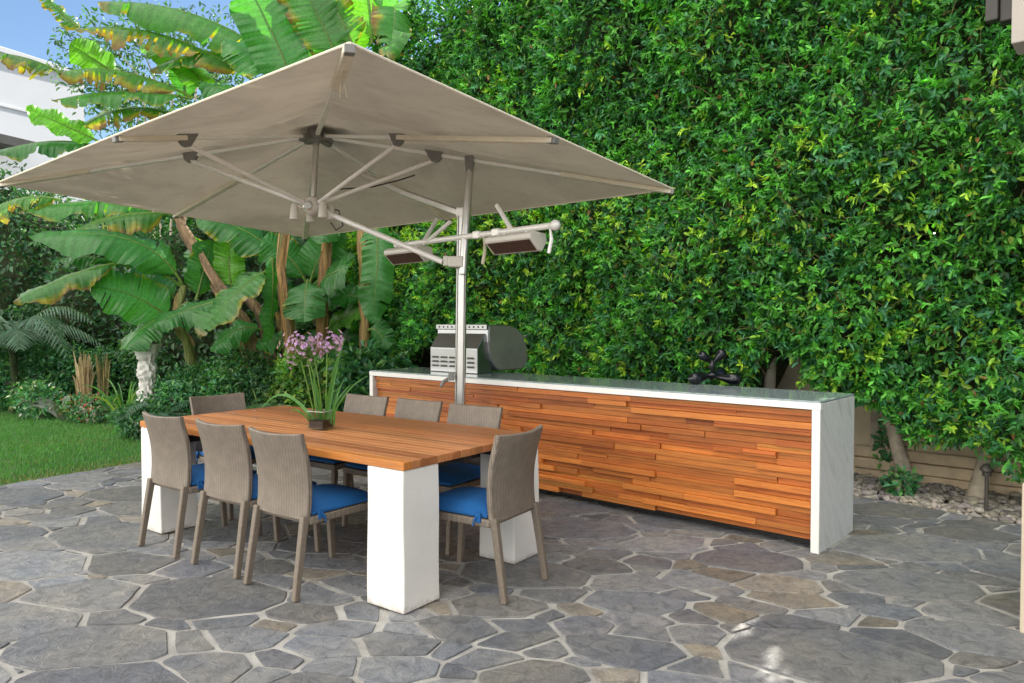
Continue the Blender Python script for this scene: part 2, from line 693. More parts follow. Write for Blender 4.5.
# ------------------------------------------------------------------ ground, patio, lawn, gravel
mb = MB()
n = 24
mb.add([(-80 + 160 * i / n, -50 + 160 * j / n, -.06) for j in range(n + 1) for i in range(n + 1)],
       [(j * (n + 1) + i, j * (n + 1) + i + 1, (j + 1) * (n + 1) + i + 1, (j + 1) * (n + 1) + i) for j in range(n) for i in range(n)])
tag(obj('ground', mb, M['soil']), kind='structure')

LE0, LE1 = onz(0, 486), onz(137, 463)               # patio edge against the lawn
ld = (LE1 - LE0).normalized()
ln = Vector((ld.y, -ld.x, 0))                       # to the patio side
GE0, GE1 = onz(850, 495), onz(1010, 523)            # patio edge against the gravel
gd = (GE1 - GE0).normalized()
gn = Vector((gd.y, -gd.x, 0))
if gn.dot(Vector((0, 0, 0)) - GE0) < 0:
    gn = -gn
PE = LE0 + ld * 2.4                                 # where the lawn edge meets the planting bed
bed0 = Vector((-.6, 8.7, 0))
pn = (bed0 - PE).normalized()
pnn = Vector((pn.y, -pn.x, 0))


def in_patio(p):
    q = Vector((p[0], p[1], 0))
    return ((q - LE0).dot(ln) > 0 and (q - GE0).dot(gn) > 0 and (q - PE).dot(pnn) > 0)


def clip(poly, p0, nrm):
    """keep the side where (p - p0).nrm > 0"""
    out = []
    for i in range(len(poly)):
        a, b = poly[i], poly[(i + 1) % len(poly)]
        da = (a[0] - p0[0]) * nrm[0] + (a[1] - p0[1]) * nrm[1]
        db = (b[0] - p0[0]) * nrm[0] + (b[1] - p0[1]) * nrm[1]
        if da > 0:
            out.append(a)
        if (da > 0) != (db > 0):
            k = da / (da - db)
            out.append((a[0] + (b[0] - a[0]) * k, a[1] + (b[1] - a[1]) * k))
    return out


patio_poly = [(-9, -3), (8, -3), (8, 14), (-9, 14)]
for p0, nn in ((LE0, ln), (GE0, gn), (PE, pnn)):
    patio_poly = clip(patio_poly, p0, nn)
mb = MB()
mb.add([(x, y, 0) for x, y in patio_poly] + [(x, y, -.12) for x, y in patio_poly],
       [tuple(range(len(patio_poly)))] + [(i, (i + 1) % len(patio_poly), len(patio_poly) + (i + 1) % len(patio_poly), len(patio_poly) + i) for i in range(len(patio_poly))])
# flagstones: irregular cells of a weighted diagram, each cut back by a joint of its own
ANI = 1.5
seeds = []
tries = 0
while tries < 70000 and len(seeds) < 1200:
    tries += 1
    p = (random.uniform(-7.5, 6), random.uniform(.6, 10.5))
    r = random.choice([.14, .18, .22, .27, .33, .40, .46])
    if not in_patio(p):
        continue
    p = (p[0] + .25 * p[1], p[1] * ANI)
    if all((p[0] - s[0]) ** 2 + (p[1] - s[1]) ** 2 > (.575 * (r + s[2])) ** 2 for s in seeds):
        seeds.append((p[0], p[1], r))
SA = np.array(seeds)
pal = [(.150, .160, .178), (.178, .186, .200), (.128, .138, .156), (.205, .205, .205), (.165, .172, .180),
       (.168, .166, .160), (.215, .190, .152), (.148, .150, .152), (.19, .20, .215), (.16, .165, .185)]


def chaikin(poly, k=.12):
    out = []
    for i in range(len(poly)):
        a, b = poly[i], poly[(i + 1) % len(poly)]
        L = math.hypot(b[0] - a[0], b[1] - a[1])
        q = min(.12, .008 / max(L, .01))
        out += [(a[0] + (b[0] - a[0]) * q, a[1] + (b[1] - a[1]) * q), (b[0] + (a[0] - b[0]) * q, b[1] + (a[1] - b[1]) * q)]
    return out


for i, (sx, sy, sr) in enumerate(seeds):
    d2 = (SA[:, 0] - sx) ** 2 + (SA[:, 1] - sy) ** 2
    nb = np.argsort(d2)[1:26]
    poly = [(sx - 1.2, sy - 1.2), (sx + 1.2, sy - 1.2), (sx + 1.2, sy + 1.2), (sx - 1.2, sy + 1.2)]
    for j in nb:
        ox, oy, orr = seeds[j]
        D = math.sqrt(d2[j])
        h = (d2[j] + sr * sr - orr * orr) / (2 * D)
        a, b = min(i, j), max(i, j)
        rr = random.Random(int(a * 1009 + b))
        gap = rr.choice([.008, .011, .014, .017, .023])
        nx, ny = (ox - sx) / D, (oy - sy) / D
        # same random tilt for both stones of a joint
        tw = rr.uniform(-.055, .055)
        nx, ny = nx * math.cos(tw) - ny * math.sin(tw), nx * math.sin(tw) + ny * math.cos(tw)
        mx_, my_ = sx + (ox - sx) / D * h, sy + (oy - sy) / D * h
        poly = clip(poly, (mx_ - nx * gap, my_ - ny * gap), (-nx, -ny))
        if len(poly) < 3:
            break
    if len(poly) < 3:
        continue
    poly = [(x - .25 * y / ANI, y / ANI) for x, y in poly]
    sx, sy = sx - .25 * sy / ANI, sy / ANI
    for p0, nn in ((LE0, ln), (GE0, gn), (PE, pnn)):
        if len(poly) >= 3:
            poly = clip(poly, (p0.x + nn.x * .02, p0.y + nn.y * .02), nn)
    if len(poly) < 3:
        continue
    poly = chaikin(poly)
    # roughen the edge
    out = []
    for k in range(len(poly)):
        a, b = poly[k], poly[(k + 1) % len(poly)]
        L = math.hypot(b[0] - a[0], b[1] - a[1])
        m = max(1, int(L / .045))
        for q in range(m):
            x, y = a[0] + (b[0] - a[0]) * q / m, a[1] + (b[1] - a[1]) * q / m
            nz = mnoise.noise_vector(Vector((x * 9, y * 9, i * 3.1))) * .009 + mnoise.noise_vector(Vector((x * 30, y * 30, i))) * .003
            out.append((x + nz.x, y + nz.y))
    zt = .006 + random.uniform(0, .004)
    tx, ty = random.uniform(-.006, .006), random.uniform(-.006, .006)
    c0 = random.choice(pal)
    g = random.uniform(.72, 1.24)
    col = tuple((v_ * .78 + m0 * .22) * g * 1.08 for v_, m0 in zip(c0, (.170, .174, .180)))
    m = len(out)
    vs = [(x, y, .0015) for x, y in out]
    vs += [(sx + (x - sx) * .985, sy + (y - sy) * .985, zt + tx * (x - sx) + ty * (y - sy)) for x, y in out]
    mb.add(vs, [(k, (k + 1) % m, m + (k + 1) % m, m + k) for k in range(m)] + [tuple(range(m, 2 * m))], col)
patio_base_faces = 1 + len(patio_poly)
po = obj('patio', mb, M['mortar'])
po.data.materials.append(M['stone'])
for pi_ in range(patio_base_faces, len(po.data.polygons)):
    po.data.polygons[pi_].material_index = 1
tag(po, kind='structure')

# lawn: a gently uneven sheet and its blades
back = [onz(-120, 402), onz(0, 405), onz(50, 408), onz(85, 412), onz(115, 417), onz(140, 425), onz(165, 432)]
lawn_poly = [LE0 + ld * 2.4, LE0 - ld * 3.5, LE0 - ld * 3.5 - ln * 9] + back
mb = MB()
mb.add([(p.x, p.y, -.02) for p in lawn_poly] + [(p.x, p.y, -.07) for p in lawn_poly],
       [tuple(range(len(lawn_poly)))] + [(i, (i + 1) % len(lawn_poly), len(lawn_poly) + (i + 1) % len(lawn_poly), len(lawn_poly) + i) for i in range(len(lawn_poly))])
tag(obj('lawn', mb, M['turf']), kind='structure')


def inside(P, poly):
    x, y = P[:, 0], P[:, 1]
    r = np.zeros(len(P), bool)
    m = len(poly)
    for i in range(m):
        a, b = poly[i], poly[(i + 1) % m]
        cond = ((a[1] > y) != (b[1] > y)) & (x < (b[0] - a[0]) * (y - a[1]) / (b[1] - a[1] + 1e-12) + a[0])
        r ^= cond
    return r


N_ = 420000
P = np.stack([RNG.uniform(-10.5, -2.2, N_), RNG.uniform(4.6, 13.2, N_), np.full(N_, -.02)], 1)
P = P[inside(P, [(p.x, p.y) for p in lawn_poly])]
keep = RNG.uniform(size=len(P)) < np.clip(1.15 - (P[:, 1] - 6) * .09, .35, 1)
P = P[keep][:150000]
n = len(P)
edge = (P[:, :2] - np.array(LE0)[:2]) @ np.array(ln)[:2]            # negative on the lawn
dry = np.clip(1 + edge / .55, 0, 1) * .75 + .22 * np.clip(snoise(P, 2.2, 3), 0, 1)
hgt = RNG.uniform(.02, .048, n) * (1 - .35 * dry)
ang = RNG.uniform(0, 6.28, n)
lean = RNG.uniform(.1, .7, n)[:, None]
dirv = np.stack([np.cos(ang), np.sin(ang), np.zeros(n)], 1)
side = np.stack([-np.sin(ang), np.cos(ang), np.zeros(n)], 1) * RNG.uniform(.002, .0042, n)[:, None]
tip = P + dirv * lean * hgt[:, None] + np.array([0, 0, 1]) * hgt[:, None]
V = np.stack([P - side, P + side, tip], 1).reshape(-1, 3)
g1, g2, g3 = np.array([.050, .185, .042]), np.array([.115, .33, .065]), np.array([.27, .25, .085])
u = RNG.uniform(size=n)[:, None] * .7 + .3 * (snoise(P, 1.3, 5)[:, None] * .5 + .5)
C = g1 * (1 - u) + g2 * u
isdry = (RNG.uniform(size=n) < dry * .75)[:, None]
C = np.where(isdry, g3 * RNG.uniform(.6, 1.2, (n, 1)), C)
go = np_obj('grass', V, np.arange(3 * n).reshape(-1, 3), np.repeat(C, 3, 0), M['grass'])
tag(go, 'short green lawn grass left of the stone patio, yellowed along the paving', 'grass', kind='stuff')

# gravel bed of loose stones
ico = bmesh.new()
bmesh.ops.create_icosphere(ico, subdivisions=2, radius=1)
IV = np.array([v_.co[:] for v_ in ico.verts])
IF = np.array([[v_.index for v_ in f.verts] for f in ico.faces])
ico.free()
n = 3800
tt = RNG.uniform(-7.4, -.6, n)
PB = []
for q in range(n):
    for _ in range(20):
        p = hedge_pt(RNG.uniform(-2.6, 1.2), RNG.uniform(-1.3, 1.1))
        if (p - GE0).dot(gn) < -.02 and not (0 < (p - B0).dot(BN) < BD and 0 < (p - B0).dot(BU) < BL):
            break
    PB.append(p)
PB = np.array([(p.x, p.y) for p in PB])
rad = RNG.uniform(.012, .029, n) * RNG.choice([.8, 1, 1.35], n)
Vs, Cs = [], []
for q in range(n):
    s_ = rad[q] * np.array([RNG.uniform(.8, 1.4), RNG.uniform(.8, 1.2), RNG.uniform(.5, .8)])
    Rm = np.array(Matrix.Rotation(RNG.uniform(0, 6.28), 3, 'Z') @ Matrix.Rotation(RNG.uniform(-.5, .5), 3, 'X'))
    lump = 1 + .20 * snoise(IV * 1.6 + RNG.uniform(0, 50, 3), 1.4, q % 7)[:, None]
    Vs.append((IV * lump * s_) @ Rm.T + np.array([PB[q, 0], PB[q, 1], -.045 + s_[2] * .8 + RNG.uniform(0, .02)]))
    b = RNG.choice([.26, .33, .40, .20, .46])
    Cs.append(np.repeat(np.array([[b, b * RNG.uniform(.86, .96), b * RNG.uniform(.70, .9)]]), len(IV), 0))
go = np_obj('gravel', np.concatenate(Vs), np.concatenate([IF + len(IV) * q for q in range(n)]), np.concatenate(Cs), M['pebble'], smooth=True)
tag(go, 'loose beige gravel bed between the patio and the hedge trunks', 'gravel', kind='stuff')

# ------------------------------------------------------------------ wall behind the hedge
gw = thing('garden_wall', 'beige stucco garden wall behind the hedge trunks', 'wall', hedge_pt(-5.5, .98), math.atan2(BU.y, BU.x))
obj('wall_panel', MB().box((0, -.16, -.1), (24, -.03, 1.45)), M['wall_beige'], gw, bevel=.01)
for k in range(3):
    obj('sleeper', MB().box((0, 0, -.05 + k * .105), (11, .07 + .012 * (k == 1), .048 + k * .105)), M['sleeper'], gw, bevel=.012)
# ------------------------------------------------------------------ hedge
hedge = thing('hedge', 'tall clipped green hedge filling the back right of the patio', 'hedge', hedge_pt(0))


def hedge_bottom(t):
    return .54 + .07 * np.sin(t * 2.7 + .6) + .09 * np.sin(t * 7.3) + .70 * np.exp(-((t - .88) / .36) ** 2) + .60 * np.exp(-((t - 5.7) / .6) ** 2) - .26 * np.clip((-.40 - t) * 2.0, 0, 1)


def hedge_face(t, z):
    Q = np.stack([t, z, np.zeros_like(t)], 1)
    return .20 * snoise(Q, 1.0, 21) + .13 * snoise(Q, 2.6, 22) + .07 * snoise(Q, 6.0, 23)


FLECKS = [(onz(*q), r) for q, r in (((740, 634), .040), ((722, 627), .030), ((746, 623), .022), ((766, 637), .020), ((774, 659), .030), ((768, 677), .022), ((786, 678), .018))]
SDV = np.array(sd)


def in_fleck(P, pad=0.0):
    """points lying in one of the small gaps through which the sun reaches the paving"""
    m = np.zeros(len(P), bool)
    for q, r in FLECKS:
        w_ = P - np.array(q)
        k = w_ @ SDV
        m |= np.linalg.norm(w_ - np.outer(k, SDV), axis=1) < r + pad
    return m


def hedge_leaves(n, t0, t1, z0, z1, Lr, seed, per=0):
    g = np.random.default_rng(seed)
    total = n
    if per:
        n = n // per
    t_ = g.uniform(t0, t1, n)
    z_ = g.uniform(z0, z1, n)
    hb = hedge_bottom(t_)
    low = z_ < hb
    z_ = np.where(low, hb + g.exponential(.25, n), z_)
    tl = 5.95 - .75 * np.clip((t_ - 5.5) / 1.2, 0, 1) - 1.0 * np.clip((t_ - 6.3) / .8, 0, 1) + .18 * np.sin(t_ * 5.1)
    z_ = np.where(z_ > tl, tl - g.exponential(.35, n), z_)
    s_ = hedge_face(t_, z_)
    depth = np.minimum(g.exponential(.10, n), .42)
    if per:
        depth = g.uniform(.02, .16, n)
    d_ = s_ + depth
    base = np.array(HB)[None] + np.outer(t_, np.array(BU)) + np.outer(d_, np.array(BN))
    base[:, 2] = z_
    eps = .05
    gt = (hedge_face(t_ + eps, z_) - s_) / eps
    gz = (hedge_face(t_, z_ + eps) - s_) / eps
    face = unit(-np.array(BN)[None] + np.outer(gt, np.array(BU)) + np.outer(gz, np.array([0, 0, 1.])))
    Q = np.stack([t_, z_, d_], 1)
    big = snoise(Q, .55, 31) * .5 + .5
    med = snoise(Q, 2.2, 32) * .5 + .5
    fine = snoise(Q, 7.0, 33)
    # new growth sits in a band across the middle of the face
    band = np.exp(-((z_ - (1.75 + .10 * t_)) / .95) ** 2) * (.45 + .75 * big)
    young = np.clip(.06 + .50 * band * med + .16 * (med > .72) - depth * 1.2, 0, .8)
    dark = np.array([.040, .175, .042])
    blue = np.array([.052, .190, .088])
    mid = np.array([.085, .300, .040])
    lite = np.array([.20, .43, .036])
    yel = np.array([.40, .50, .045])
    r_ = g.uniform(size=n)
    C = np.where((r_ < .30)[:, None], dark, np.where((r_ < .5)[:, None], blue, mid))
    C = C * (1 + .35 * fine[:, None])
    isy = g.uniform(size=n) < young
    yy = g.uniform(size=(n, 1))
    CY = lite * (1 - yy * .55) + yel * yy * .55
    if not per:
        nrm = face * .75 + np.array([0, 0, .55]) + g.normal(size=(n, 3)) * .5
        dr = g.normal(size=(n, 3)) * .8 + np.array([0, 0, -.55]) - np.array(BN)[None] * .45
        C = np.where(isy[:, None], CY * .8, C * .8)
    else:
        # shoots: alternate leaves along a short twig, youngest at the tip
        A = unit(face * .75 + np.array([0, 0, .22]) + g.normal(size=(n, 3)) * .55)
        ll = g.uniform(.07, .19, n)
        e1 = unit(np.cross(A, g.normal(size=(n, 3))))
        e2 = np.cross(A, e1)
        k = np.tile(np.arange(per), n)
        rep_ = lambda q: np.repeat(q, per, 0)
        f_ = (k + g.uniform(0, .8, len(k))) / per
        ph = k * 2.4 + rep_(g.uniform(0, 6.28, n)) + g.normal(size=len(k)) * .3
        rad_ = rep_(e1) * np.cos(ph)[:, None] + rep_(e2) * np.sin(ph)[:, None]
        AA = rep_(A)
        base = rep_(base) + AA * (rep_(ll) * f_)[:, None]
        dr = AA * (.35 + .7 * f_)[:, None] + rad_ * (.95 - .35 * f_)[:, None] + np.array([0, 0, -.22]) + g.normal(size=(len(k), 3)) * .22
        nrm = AA * .8 - rad_ * .35 + np.array([0, 0, .55]) + g.normal(size=(len(k), 3)) * .28
        tipy = rep_(isy) & (f_ > .30)
        C = np.where(tipy[:, None], rep_(CY) * (.75 + .4 * f_)[:, None], rep_(C) * (.85 + .3 * f_)[:, None])
        n = len(k)
    L = g.uniform(Lr[0], Lr[1], n)
    W = L * g.uniform(.30, .46, n)
    br = g.uniform(size=n) < .010
    C = np.where(br[:, None], np.array([.22, .11, .04]), C)
    C = C * g.uniform(.70, 1.65, (n, 1))
    ok = ~in_fleck(base, .006)
    return leaves(base[ok], dr[ok], nrm[ok], L[ok], W[ok], C[ok])


parts = [hedge_leaves(45000, -2.4, 7.6, .22, 5.0, (.050, .098), 1),
         hedge_leaves(140000, -2.4, 7.6, .24, 5.0, (.038, .080), 5, 12),
         hedge_leaves(20000, -3.4, 8.0, 4.9, 5.95, (.08, .12), 2),
         hedge_leaves(26000, 7.6, 19.0, .2, 5.6, (.08, .15), 3)]
off = 0
Vv, Qq, Cc = [], [], []
for a_, b_, c_ in parts:
    Vv.append(a_)
    Qq.append(b_ + off)
    Cc.append(c_)
    off += len(a_)
np_obj('foliage', np.concatenate(Vv), np.concatenate(Qq), np.concatenate(Cc), M['leaf'], hedge)
# slender shoots and bare twigs in the face of the hedge
g = np.random.default_rng(77)
mb = MB()
for k in range(900):
    t_, z_ = g.uniform(-1.6, 7.0), g.uniform(.9, 4.4)
    d_ = float(hedge_face(np.array([t_]), np.array([z_]))[0])
    p = hedge_pt(t_, d_ + .12, z_)
    q = p + BU * g.normal() * .10 - BN * g.uniform(.10, .26) + Vector((0, 0, g.uniform(-.05, .22)))
    c_ = [(.26, .20, .11), (.34, .27, .15), (.18, .20, .07)][int(g.integers(0, 3))]
    mb.tube([p, p.lerp(q, .5) + Vector((0, 0, .02)), q], [.0035, .003, .0015], 4, c_)
tag(obj('twig', mb, M['sheath'], hedge, world=True, recalc=False), kind='stuff')
# solid dark core that closes the hedge, added to block the sun
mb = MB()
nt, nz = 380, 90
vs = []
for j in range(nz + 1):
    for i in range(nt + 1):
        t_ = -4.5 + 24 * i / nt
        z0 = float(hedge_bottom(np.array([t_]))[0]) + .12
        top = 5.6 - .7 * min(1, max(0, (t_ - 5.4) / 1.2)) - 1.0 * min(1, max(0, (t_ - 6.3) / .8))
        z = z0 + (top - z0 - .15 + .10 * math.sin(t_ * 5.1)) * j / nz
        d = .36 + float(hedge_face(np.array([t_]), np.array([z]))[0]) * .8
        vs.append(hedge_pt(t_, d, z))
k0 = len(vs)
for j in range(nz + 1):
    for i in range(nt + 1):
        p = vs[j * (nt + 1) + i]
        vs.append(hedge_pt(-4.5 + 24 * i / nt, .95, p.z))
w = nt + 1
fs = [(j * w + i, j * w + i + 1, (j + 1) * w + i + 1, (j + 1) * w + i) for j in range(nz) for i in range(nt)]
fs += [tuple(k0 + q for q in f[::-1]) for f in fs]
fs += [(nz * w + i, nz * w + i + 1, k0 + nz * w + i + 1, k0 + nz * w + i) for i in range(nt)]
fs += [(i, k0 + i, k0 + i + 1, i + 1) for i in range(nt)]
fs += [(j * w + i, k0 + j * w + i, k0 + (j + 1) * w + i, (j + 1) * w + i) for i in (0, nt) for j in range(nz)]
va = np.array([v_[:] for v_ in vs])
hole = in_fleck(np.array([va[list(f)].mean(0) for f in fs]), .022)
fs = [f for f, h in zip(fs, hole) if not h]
obj('dark_core', mb.add(vs, fs), M['twig'], hedge, world=True)
# trunks
for (x, y, lean, r0) in ((875, 480, .02, .058), (911, 489, .20, .062), (976, 502, -.08, .060), (745, 476, .04, .078), (770, 478, .03, .062), (812, 478, -.06, .06),
                         (438, 428, .03, .09), (415, 424, -.02, .06), (402, 424, .03, .07), (640, 456, .03, .07)):
    p = onz(x, y, -.06)
    m = MB()
    pts, rs = [], []
    for k in range(9):
        z = k * .20
        pts.append(p + BU * (lean * z * 1.6 + .012 * math.sin(k * 1.3 + x)) + BN * (.09 * z) + Vector((0, 0, z)))
        rs.append(r0 * (1.25 - .30 * min(k, 2) / 2 - .018 * k))
    m.tube(pts, rs, 14)
    obj('trunk', m, M['bark'], hedge, world=True, smooth=True)

# ------------------------------------------------------------------ bar
ROTB = math.atan2(BU.y, BU.x)
bar = thing('outdoor_bar', 'long outdoor bar counter clad in staggered orange wood strips with white stone ends', 'bar', B0, ROTB)
# local x = along the bar to the far left, local y = -BN direction, so depth is negative y
ep = .052
obj('end_panel', MB().box((0, -BD, 0), (ep, 0, BH - .014)), M['marble'], bar, bevel=.003, label='grey veined marble end panel')
obj('end_panel', MB().box((BL - ep, -BD, 0), (BL, 0, BH - .014)), M['marble'], bar, bevel=.003, label='far white end panel')
fr = MB()
fr.box((.001, .0005, .002), (ep - .001, .006, BH - .055))
fr.box((BL - ep + .001, .0005, .002), (BL - .001, .006, BH - .055))
fr.box((-.002, -.03, BH - .053), (BL + .002, .007, BH - .012))
obj('frame_edge', fr, M['white'], bar, bevel=.002)
obj('countertop', MB().box((.002, -BD - .004, BH - .0118), (BL - .002, -.004, BH)), M['counter'], bar, bevel=.002)
cl = MB()
rows = 20
zb, zt_ = .068, BH - .058
rh = (zt_ - zb) / rows
for r_ in range(rows):
    x = ep + .004
    while x < BL - ep - .01:
        L = random.choice([.22, .35, .5, .65, .85, 1.1, 1.3])
        x1 = min(x + L, BL - ep - .004)
        if BL - ep - x1 < .15:
            x1 = BL - ep - .004
        pr = random.choice([-.006, 0, .006, .014, .022, .034])
        g = random.uniform(.70, 1.14)
        hue = random.uniform(0, 1)
        a = (.40, .100, .016)
        b = (.62, .215, .040)
        c_ = tuple((p * (1 - hue) + q * hue) * g for p, q in zip(a, b))
        split = random.random()
        z0, z1 = zb + r_ * rh, zb + (r_ + 1) * rh
        if split < .35:                                   # some boards are two thinner laths
            zm = z0 + rh * random.uniform(.4, .6)
            cl.box((x + .0012, -.09, z0 + .0008), (x1 - .0012, -.042 + pr, zm - .0006), c_)
            c2 = tuple(v_ * random.uniform(.8, 1.2) for v_ in c_)
            cl.box((x + .0012, -.09, zm + .0006), (x1 - .0012, -.042 + pr + random.choice([-.008, 0, .008]), z1 - .0008), c2)
        else:
            cl.box((x + .0012, -.09, z0 + .0008), (x1 - .0012, -.042 + pr, z1 - .0008), c_)
        x = x1
obj('cladding', cl, M['clad'], bar, bevel=.0012)
co = MB()
co.box((ep + .002, -BD + .04, .07), (BL - ep - .002, -.095, BH - .056))
co.box((ep + .002, -BD + .12, .0), (BL - ep - .002, -.16, .0695))
obj('carcass', co, M['gutter'], bar)

# ------------------------------------------------------------------ grill, seen from behind
gp = B0 + BU * 3.882 + BN * .30
grill = thing('barbecue_grill', 'stainless steel barbecue grill on the bar, seen from its vented back', 'grill', (gp.x, gp.y, BH + .001), ROTB + PI)
# local x runs to the right along the bar, local y away from the camera
gwid = .70
fb = MB()
fb.prism([(0, 0), (0, .235), (.105, .375), (.20, .375), (.20, 0)], .02, gwid - .03)
body = obj('firebox', fb, M['steel'], grill, bevel=.006)
for rr_ in range(3):
    for cc_ in range(5):
        x0 = .055 + cc_ * .122
        z0 = .05 + rr_ * .042
        obj('vent_louvre', MB().prism([(-.001, z0), (-.014, z0 + .003), (-.001, z0 + .019)], x0, x0 + .085), M['steel'], body)
hp = []
for a_, b_ in ((.125, .455), (.115, .40), (.112, .30), (.125, .20), (.155, .12), (.205, .055), (.27, .02), (.60, .02), (.66, .05), (.69, .12),
               (.685, .20), (.66, .28), (.61, .36), (.53, .42), (.44, .45), (.35, .46)):
    hp.append((a_, b_))
hood = obj('hood', MB().prism(hp, 0, gwid), M['steel'], grill, bevel=.008)
sd_ = MB()
inset = [(.40 + (a_ - .40) * .965, .24 + (b_ - .24) * .965) for a_, b_ in hp]
sd_.prism(inset, gwid + .001, gwid + .007)
obj('hood_side', sd_, M['steel_dark'], hood, bevel=.003)
st_ = MB()
st_.box((.0, .096, .415), (gwid, .121, .462))
strip = obj('vent_strip', st_, M['steel'], grill, bevel=.003)
for k in range(11):
    obj('vent_hole', MB().lathe([(.0085, 0), (.0085, .004)], (.05 + k * .06, .0955, .438), 10, (0, -1, 0)), M['cord'], strip)
kn = MB()
kn.tube([(.03, .72, .34), (gwid - .03, .72, .34)], .013, 10)
kn.tube([(.10, .72, .34), (.10, .655, .30)], .009, 8)
kn.tube([(gwid - .10, .72, .34), (gwid - .10, .655, .30)], .009, 8)
obj('handle', kn, M['steel'], grill, smooth=True)

# ------------------------------------------------------------------ black lobed sculpture
sp_ = onz(712, 384, BH)
sculpt = MB()


def lobe(p0, p1, r, tip=.35):
    p0, p1 = Vector(p0), Vector(p1)
    pts, rs = [], []
    for k in range(13):
        s_ = k / 12
        pts.append(p0.lerp(p1, s_))
        rs.append(max(.006, r * 1.25 * (math.sin(PI * s_ ** 1.35) ** .55) * (tip + (1 - tip) * s_) * 1.12 if 0 < s_ < 1 else .006))
    sculpt.tube(pts, rs, 16)


s0 = sp_ + Vector((0, 0, 0))
kx = Vector((1, 0, 0))
ky = Vector((0, 1, 0))


def sp(x, y, z):
    return s0 + Vector((x, y, z))


lobe(sp(-.005, 0, .065), sp(-.20, -.05, .038), .046)
lobe(sp(.015, -.02, .060), sp(.205, -.10, .036), .044)
lobe(sp(.02, .03, .075), sp(.12, .14, .075), .050)
lobe(sp(-.02, .02, .07), sp(-.10, .12, .045), .040)
lobe(sp(0, 0, .165), sp(-.105, -.01, .245), .034)
lobe(sp(.005, 0, .165), sp(.105, .02, .265), .038)
lobe(sp(0, 0, .03), sp(0, 0, .10), .036, .9)
lobe(sp(0, 0, .08), sp(0, 0, .185), .018, .9)
so = obj('sculpture', sculpt, M['black'], None, smooth=True)
tag(so, 'small glossy black sculpture of rounded lobes lying on the bar top', 'sculpture')

# ------------------------------------------------------------------ table
ROTT = math.atan2(TU.y, TU.x)
table = thing('dining_table', 'long teak slatted dining table on four white square pillars', 'table', T0, ROTT)
# local x = along the table to the far left; local y negative = across, away from the camera
tp = MB()
npl = 19
th = .040
pw = TW / npl
for k in range(npl):
    y0, y1 = -k * pw - pw + .002, -k * pw - .002
    x = 0
    g = random.uniform(.68, 1.16)
    hue = random.random()
    a, b = (.40, .145, .050), (.50, .215, .085)
    c_ = tuple((p * (1 - hue) + q * hue) * g for p, q in zip(a, b))
    if k == 0:
        c_ = (.52, .20, .045)
    tp.box((0, y0, TH - th), (TL, y1, TH), c_)
obj('tabletop', tp, M['teak'], table, bevel=.0025)
pa = .252
for ix in (0, 1):
    for iy in (0, 1):
        x0 = .006 if ix == 0 else TL - pa - .006
        y1 = -.006 if iy == 0 else -(TW - pa) + .006
        lg = MB()
        nseg = 8
        zs = [.012 + (TH - th - .014) * k / nseg for k in range(nseg + 1)]
        ring = []
        for z in zs:
            gsh = .003 * math.sin(z * 9 + ix * 2 + iy)
            e = .004 * (1 - z / TH)
            ring += [(x0 - e + gsh, y1 - pa - e, z), (x0 + pa + e, y1 - pa - e + gsh, z), (x0 + pa + e + gsh, y1 + e, z), (x0 - e, y1 + e - gsh, z)]
        fs = [(0, 1, 2, 3), tuple(4 * nseg + q for q in (3, 2, 1, 0))]
        for k in range(nseg):
            for q in range(4):
                q2 = (q + 1) % 4
                fs.append((k * 4 + q, k * 4 + q2, (k + 1) * 4 + q2, (k + 1) * 4 + q))
        lg.add(ring, fs)
        lo_ = obj('leg', lg, M['plaster_leg'], table, bevel=.006)
        obj('foot_plate', MB().box((x0 + .012, y1 - pa + .012, .006), (x0 + pa - .004, y1 - .004, .0115)), M['black_gap'], lo_)
ap = MB()
for y in (-.30, -TW / 2, -TW + .30):
    ap.box((.09, y - .03, TH - th - .058), (TL - .09, y + .03, TH - th - .001))
for x in (.30, TL / 2, TL - .30):
    ap.box((x - .03, -TW + .10, TH - th - .098), (x + .03, -.10, TH - th - .059))
obj('underframe', ap, M['gutter'], table)

# ------------------------------------------------------------------ chairs
chair = thing('dining_chair', '', 'chair')
# local: faces +y, floor at z = 0
bw = .222
bk = MB()
nx_, nz_ = 12, 16


def back_y(x, z):
    s_ = (z - .395) / .445
    lean = -.250 + .018 * math.sin(PI * min(1, s_ * 1.05)) - .040 * max(0, s_) ** 2.2
    return lean - .042 * (1 - (x / bw) ** 2) * (.35 + .65 * s_)


ring = []
for sgn in (0, 1):
    for j in range(nz_ + 1):
        s_ = j / nz_
        for i in range(nx_ + 1):
            x = -bw + 2 * bw * i / nx_
            z = .395 + .445 * s_ + (.010 * (2 * i / nx_ - 1) ** 2 * s_)
            wx = x * (1 - .04 * (1 - s_))
            ring.append((wx, back_y(x, z) + (0 if sgn == 0 else .030), z))
w = nx_ + 1
o2 = (nz_ + 1) * w
fs = []
for j in range(nz_):
    for i in range(nx_):
        q = (j * w + i, j * w + i + 1, (j + 1) * w + i + 1, (j + 1) * w + i)
        fs.append(q)
        fs.append(tuple(o2 + k for k in q[::-1]))
for i in range(nx_):
    fs.append((i, o2 + i, o2 + i + 1, i + 1))
    fs.append((nz_ * w + i, nz_ * w + i + 1, o2 + nz_ * w + i + 1, o2 + nz_ * w + i))
for j in range(nz_):
    fs.append((j * w, (j + 1) * w, o2 + (j + 1) * w, o2 + j * w))
    fs.append((j * w + nx_, o2 + j * w + nx_, o2 + (j + 1) * w + nx_, (j + 1) * w + nx_))
bk.add(ring, fs)
obj('backrest', bk, M['wicker'], chair, smooth=True, bevel=.006)
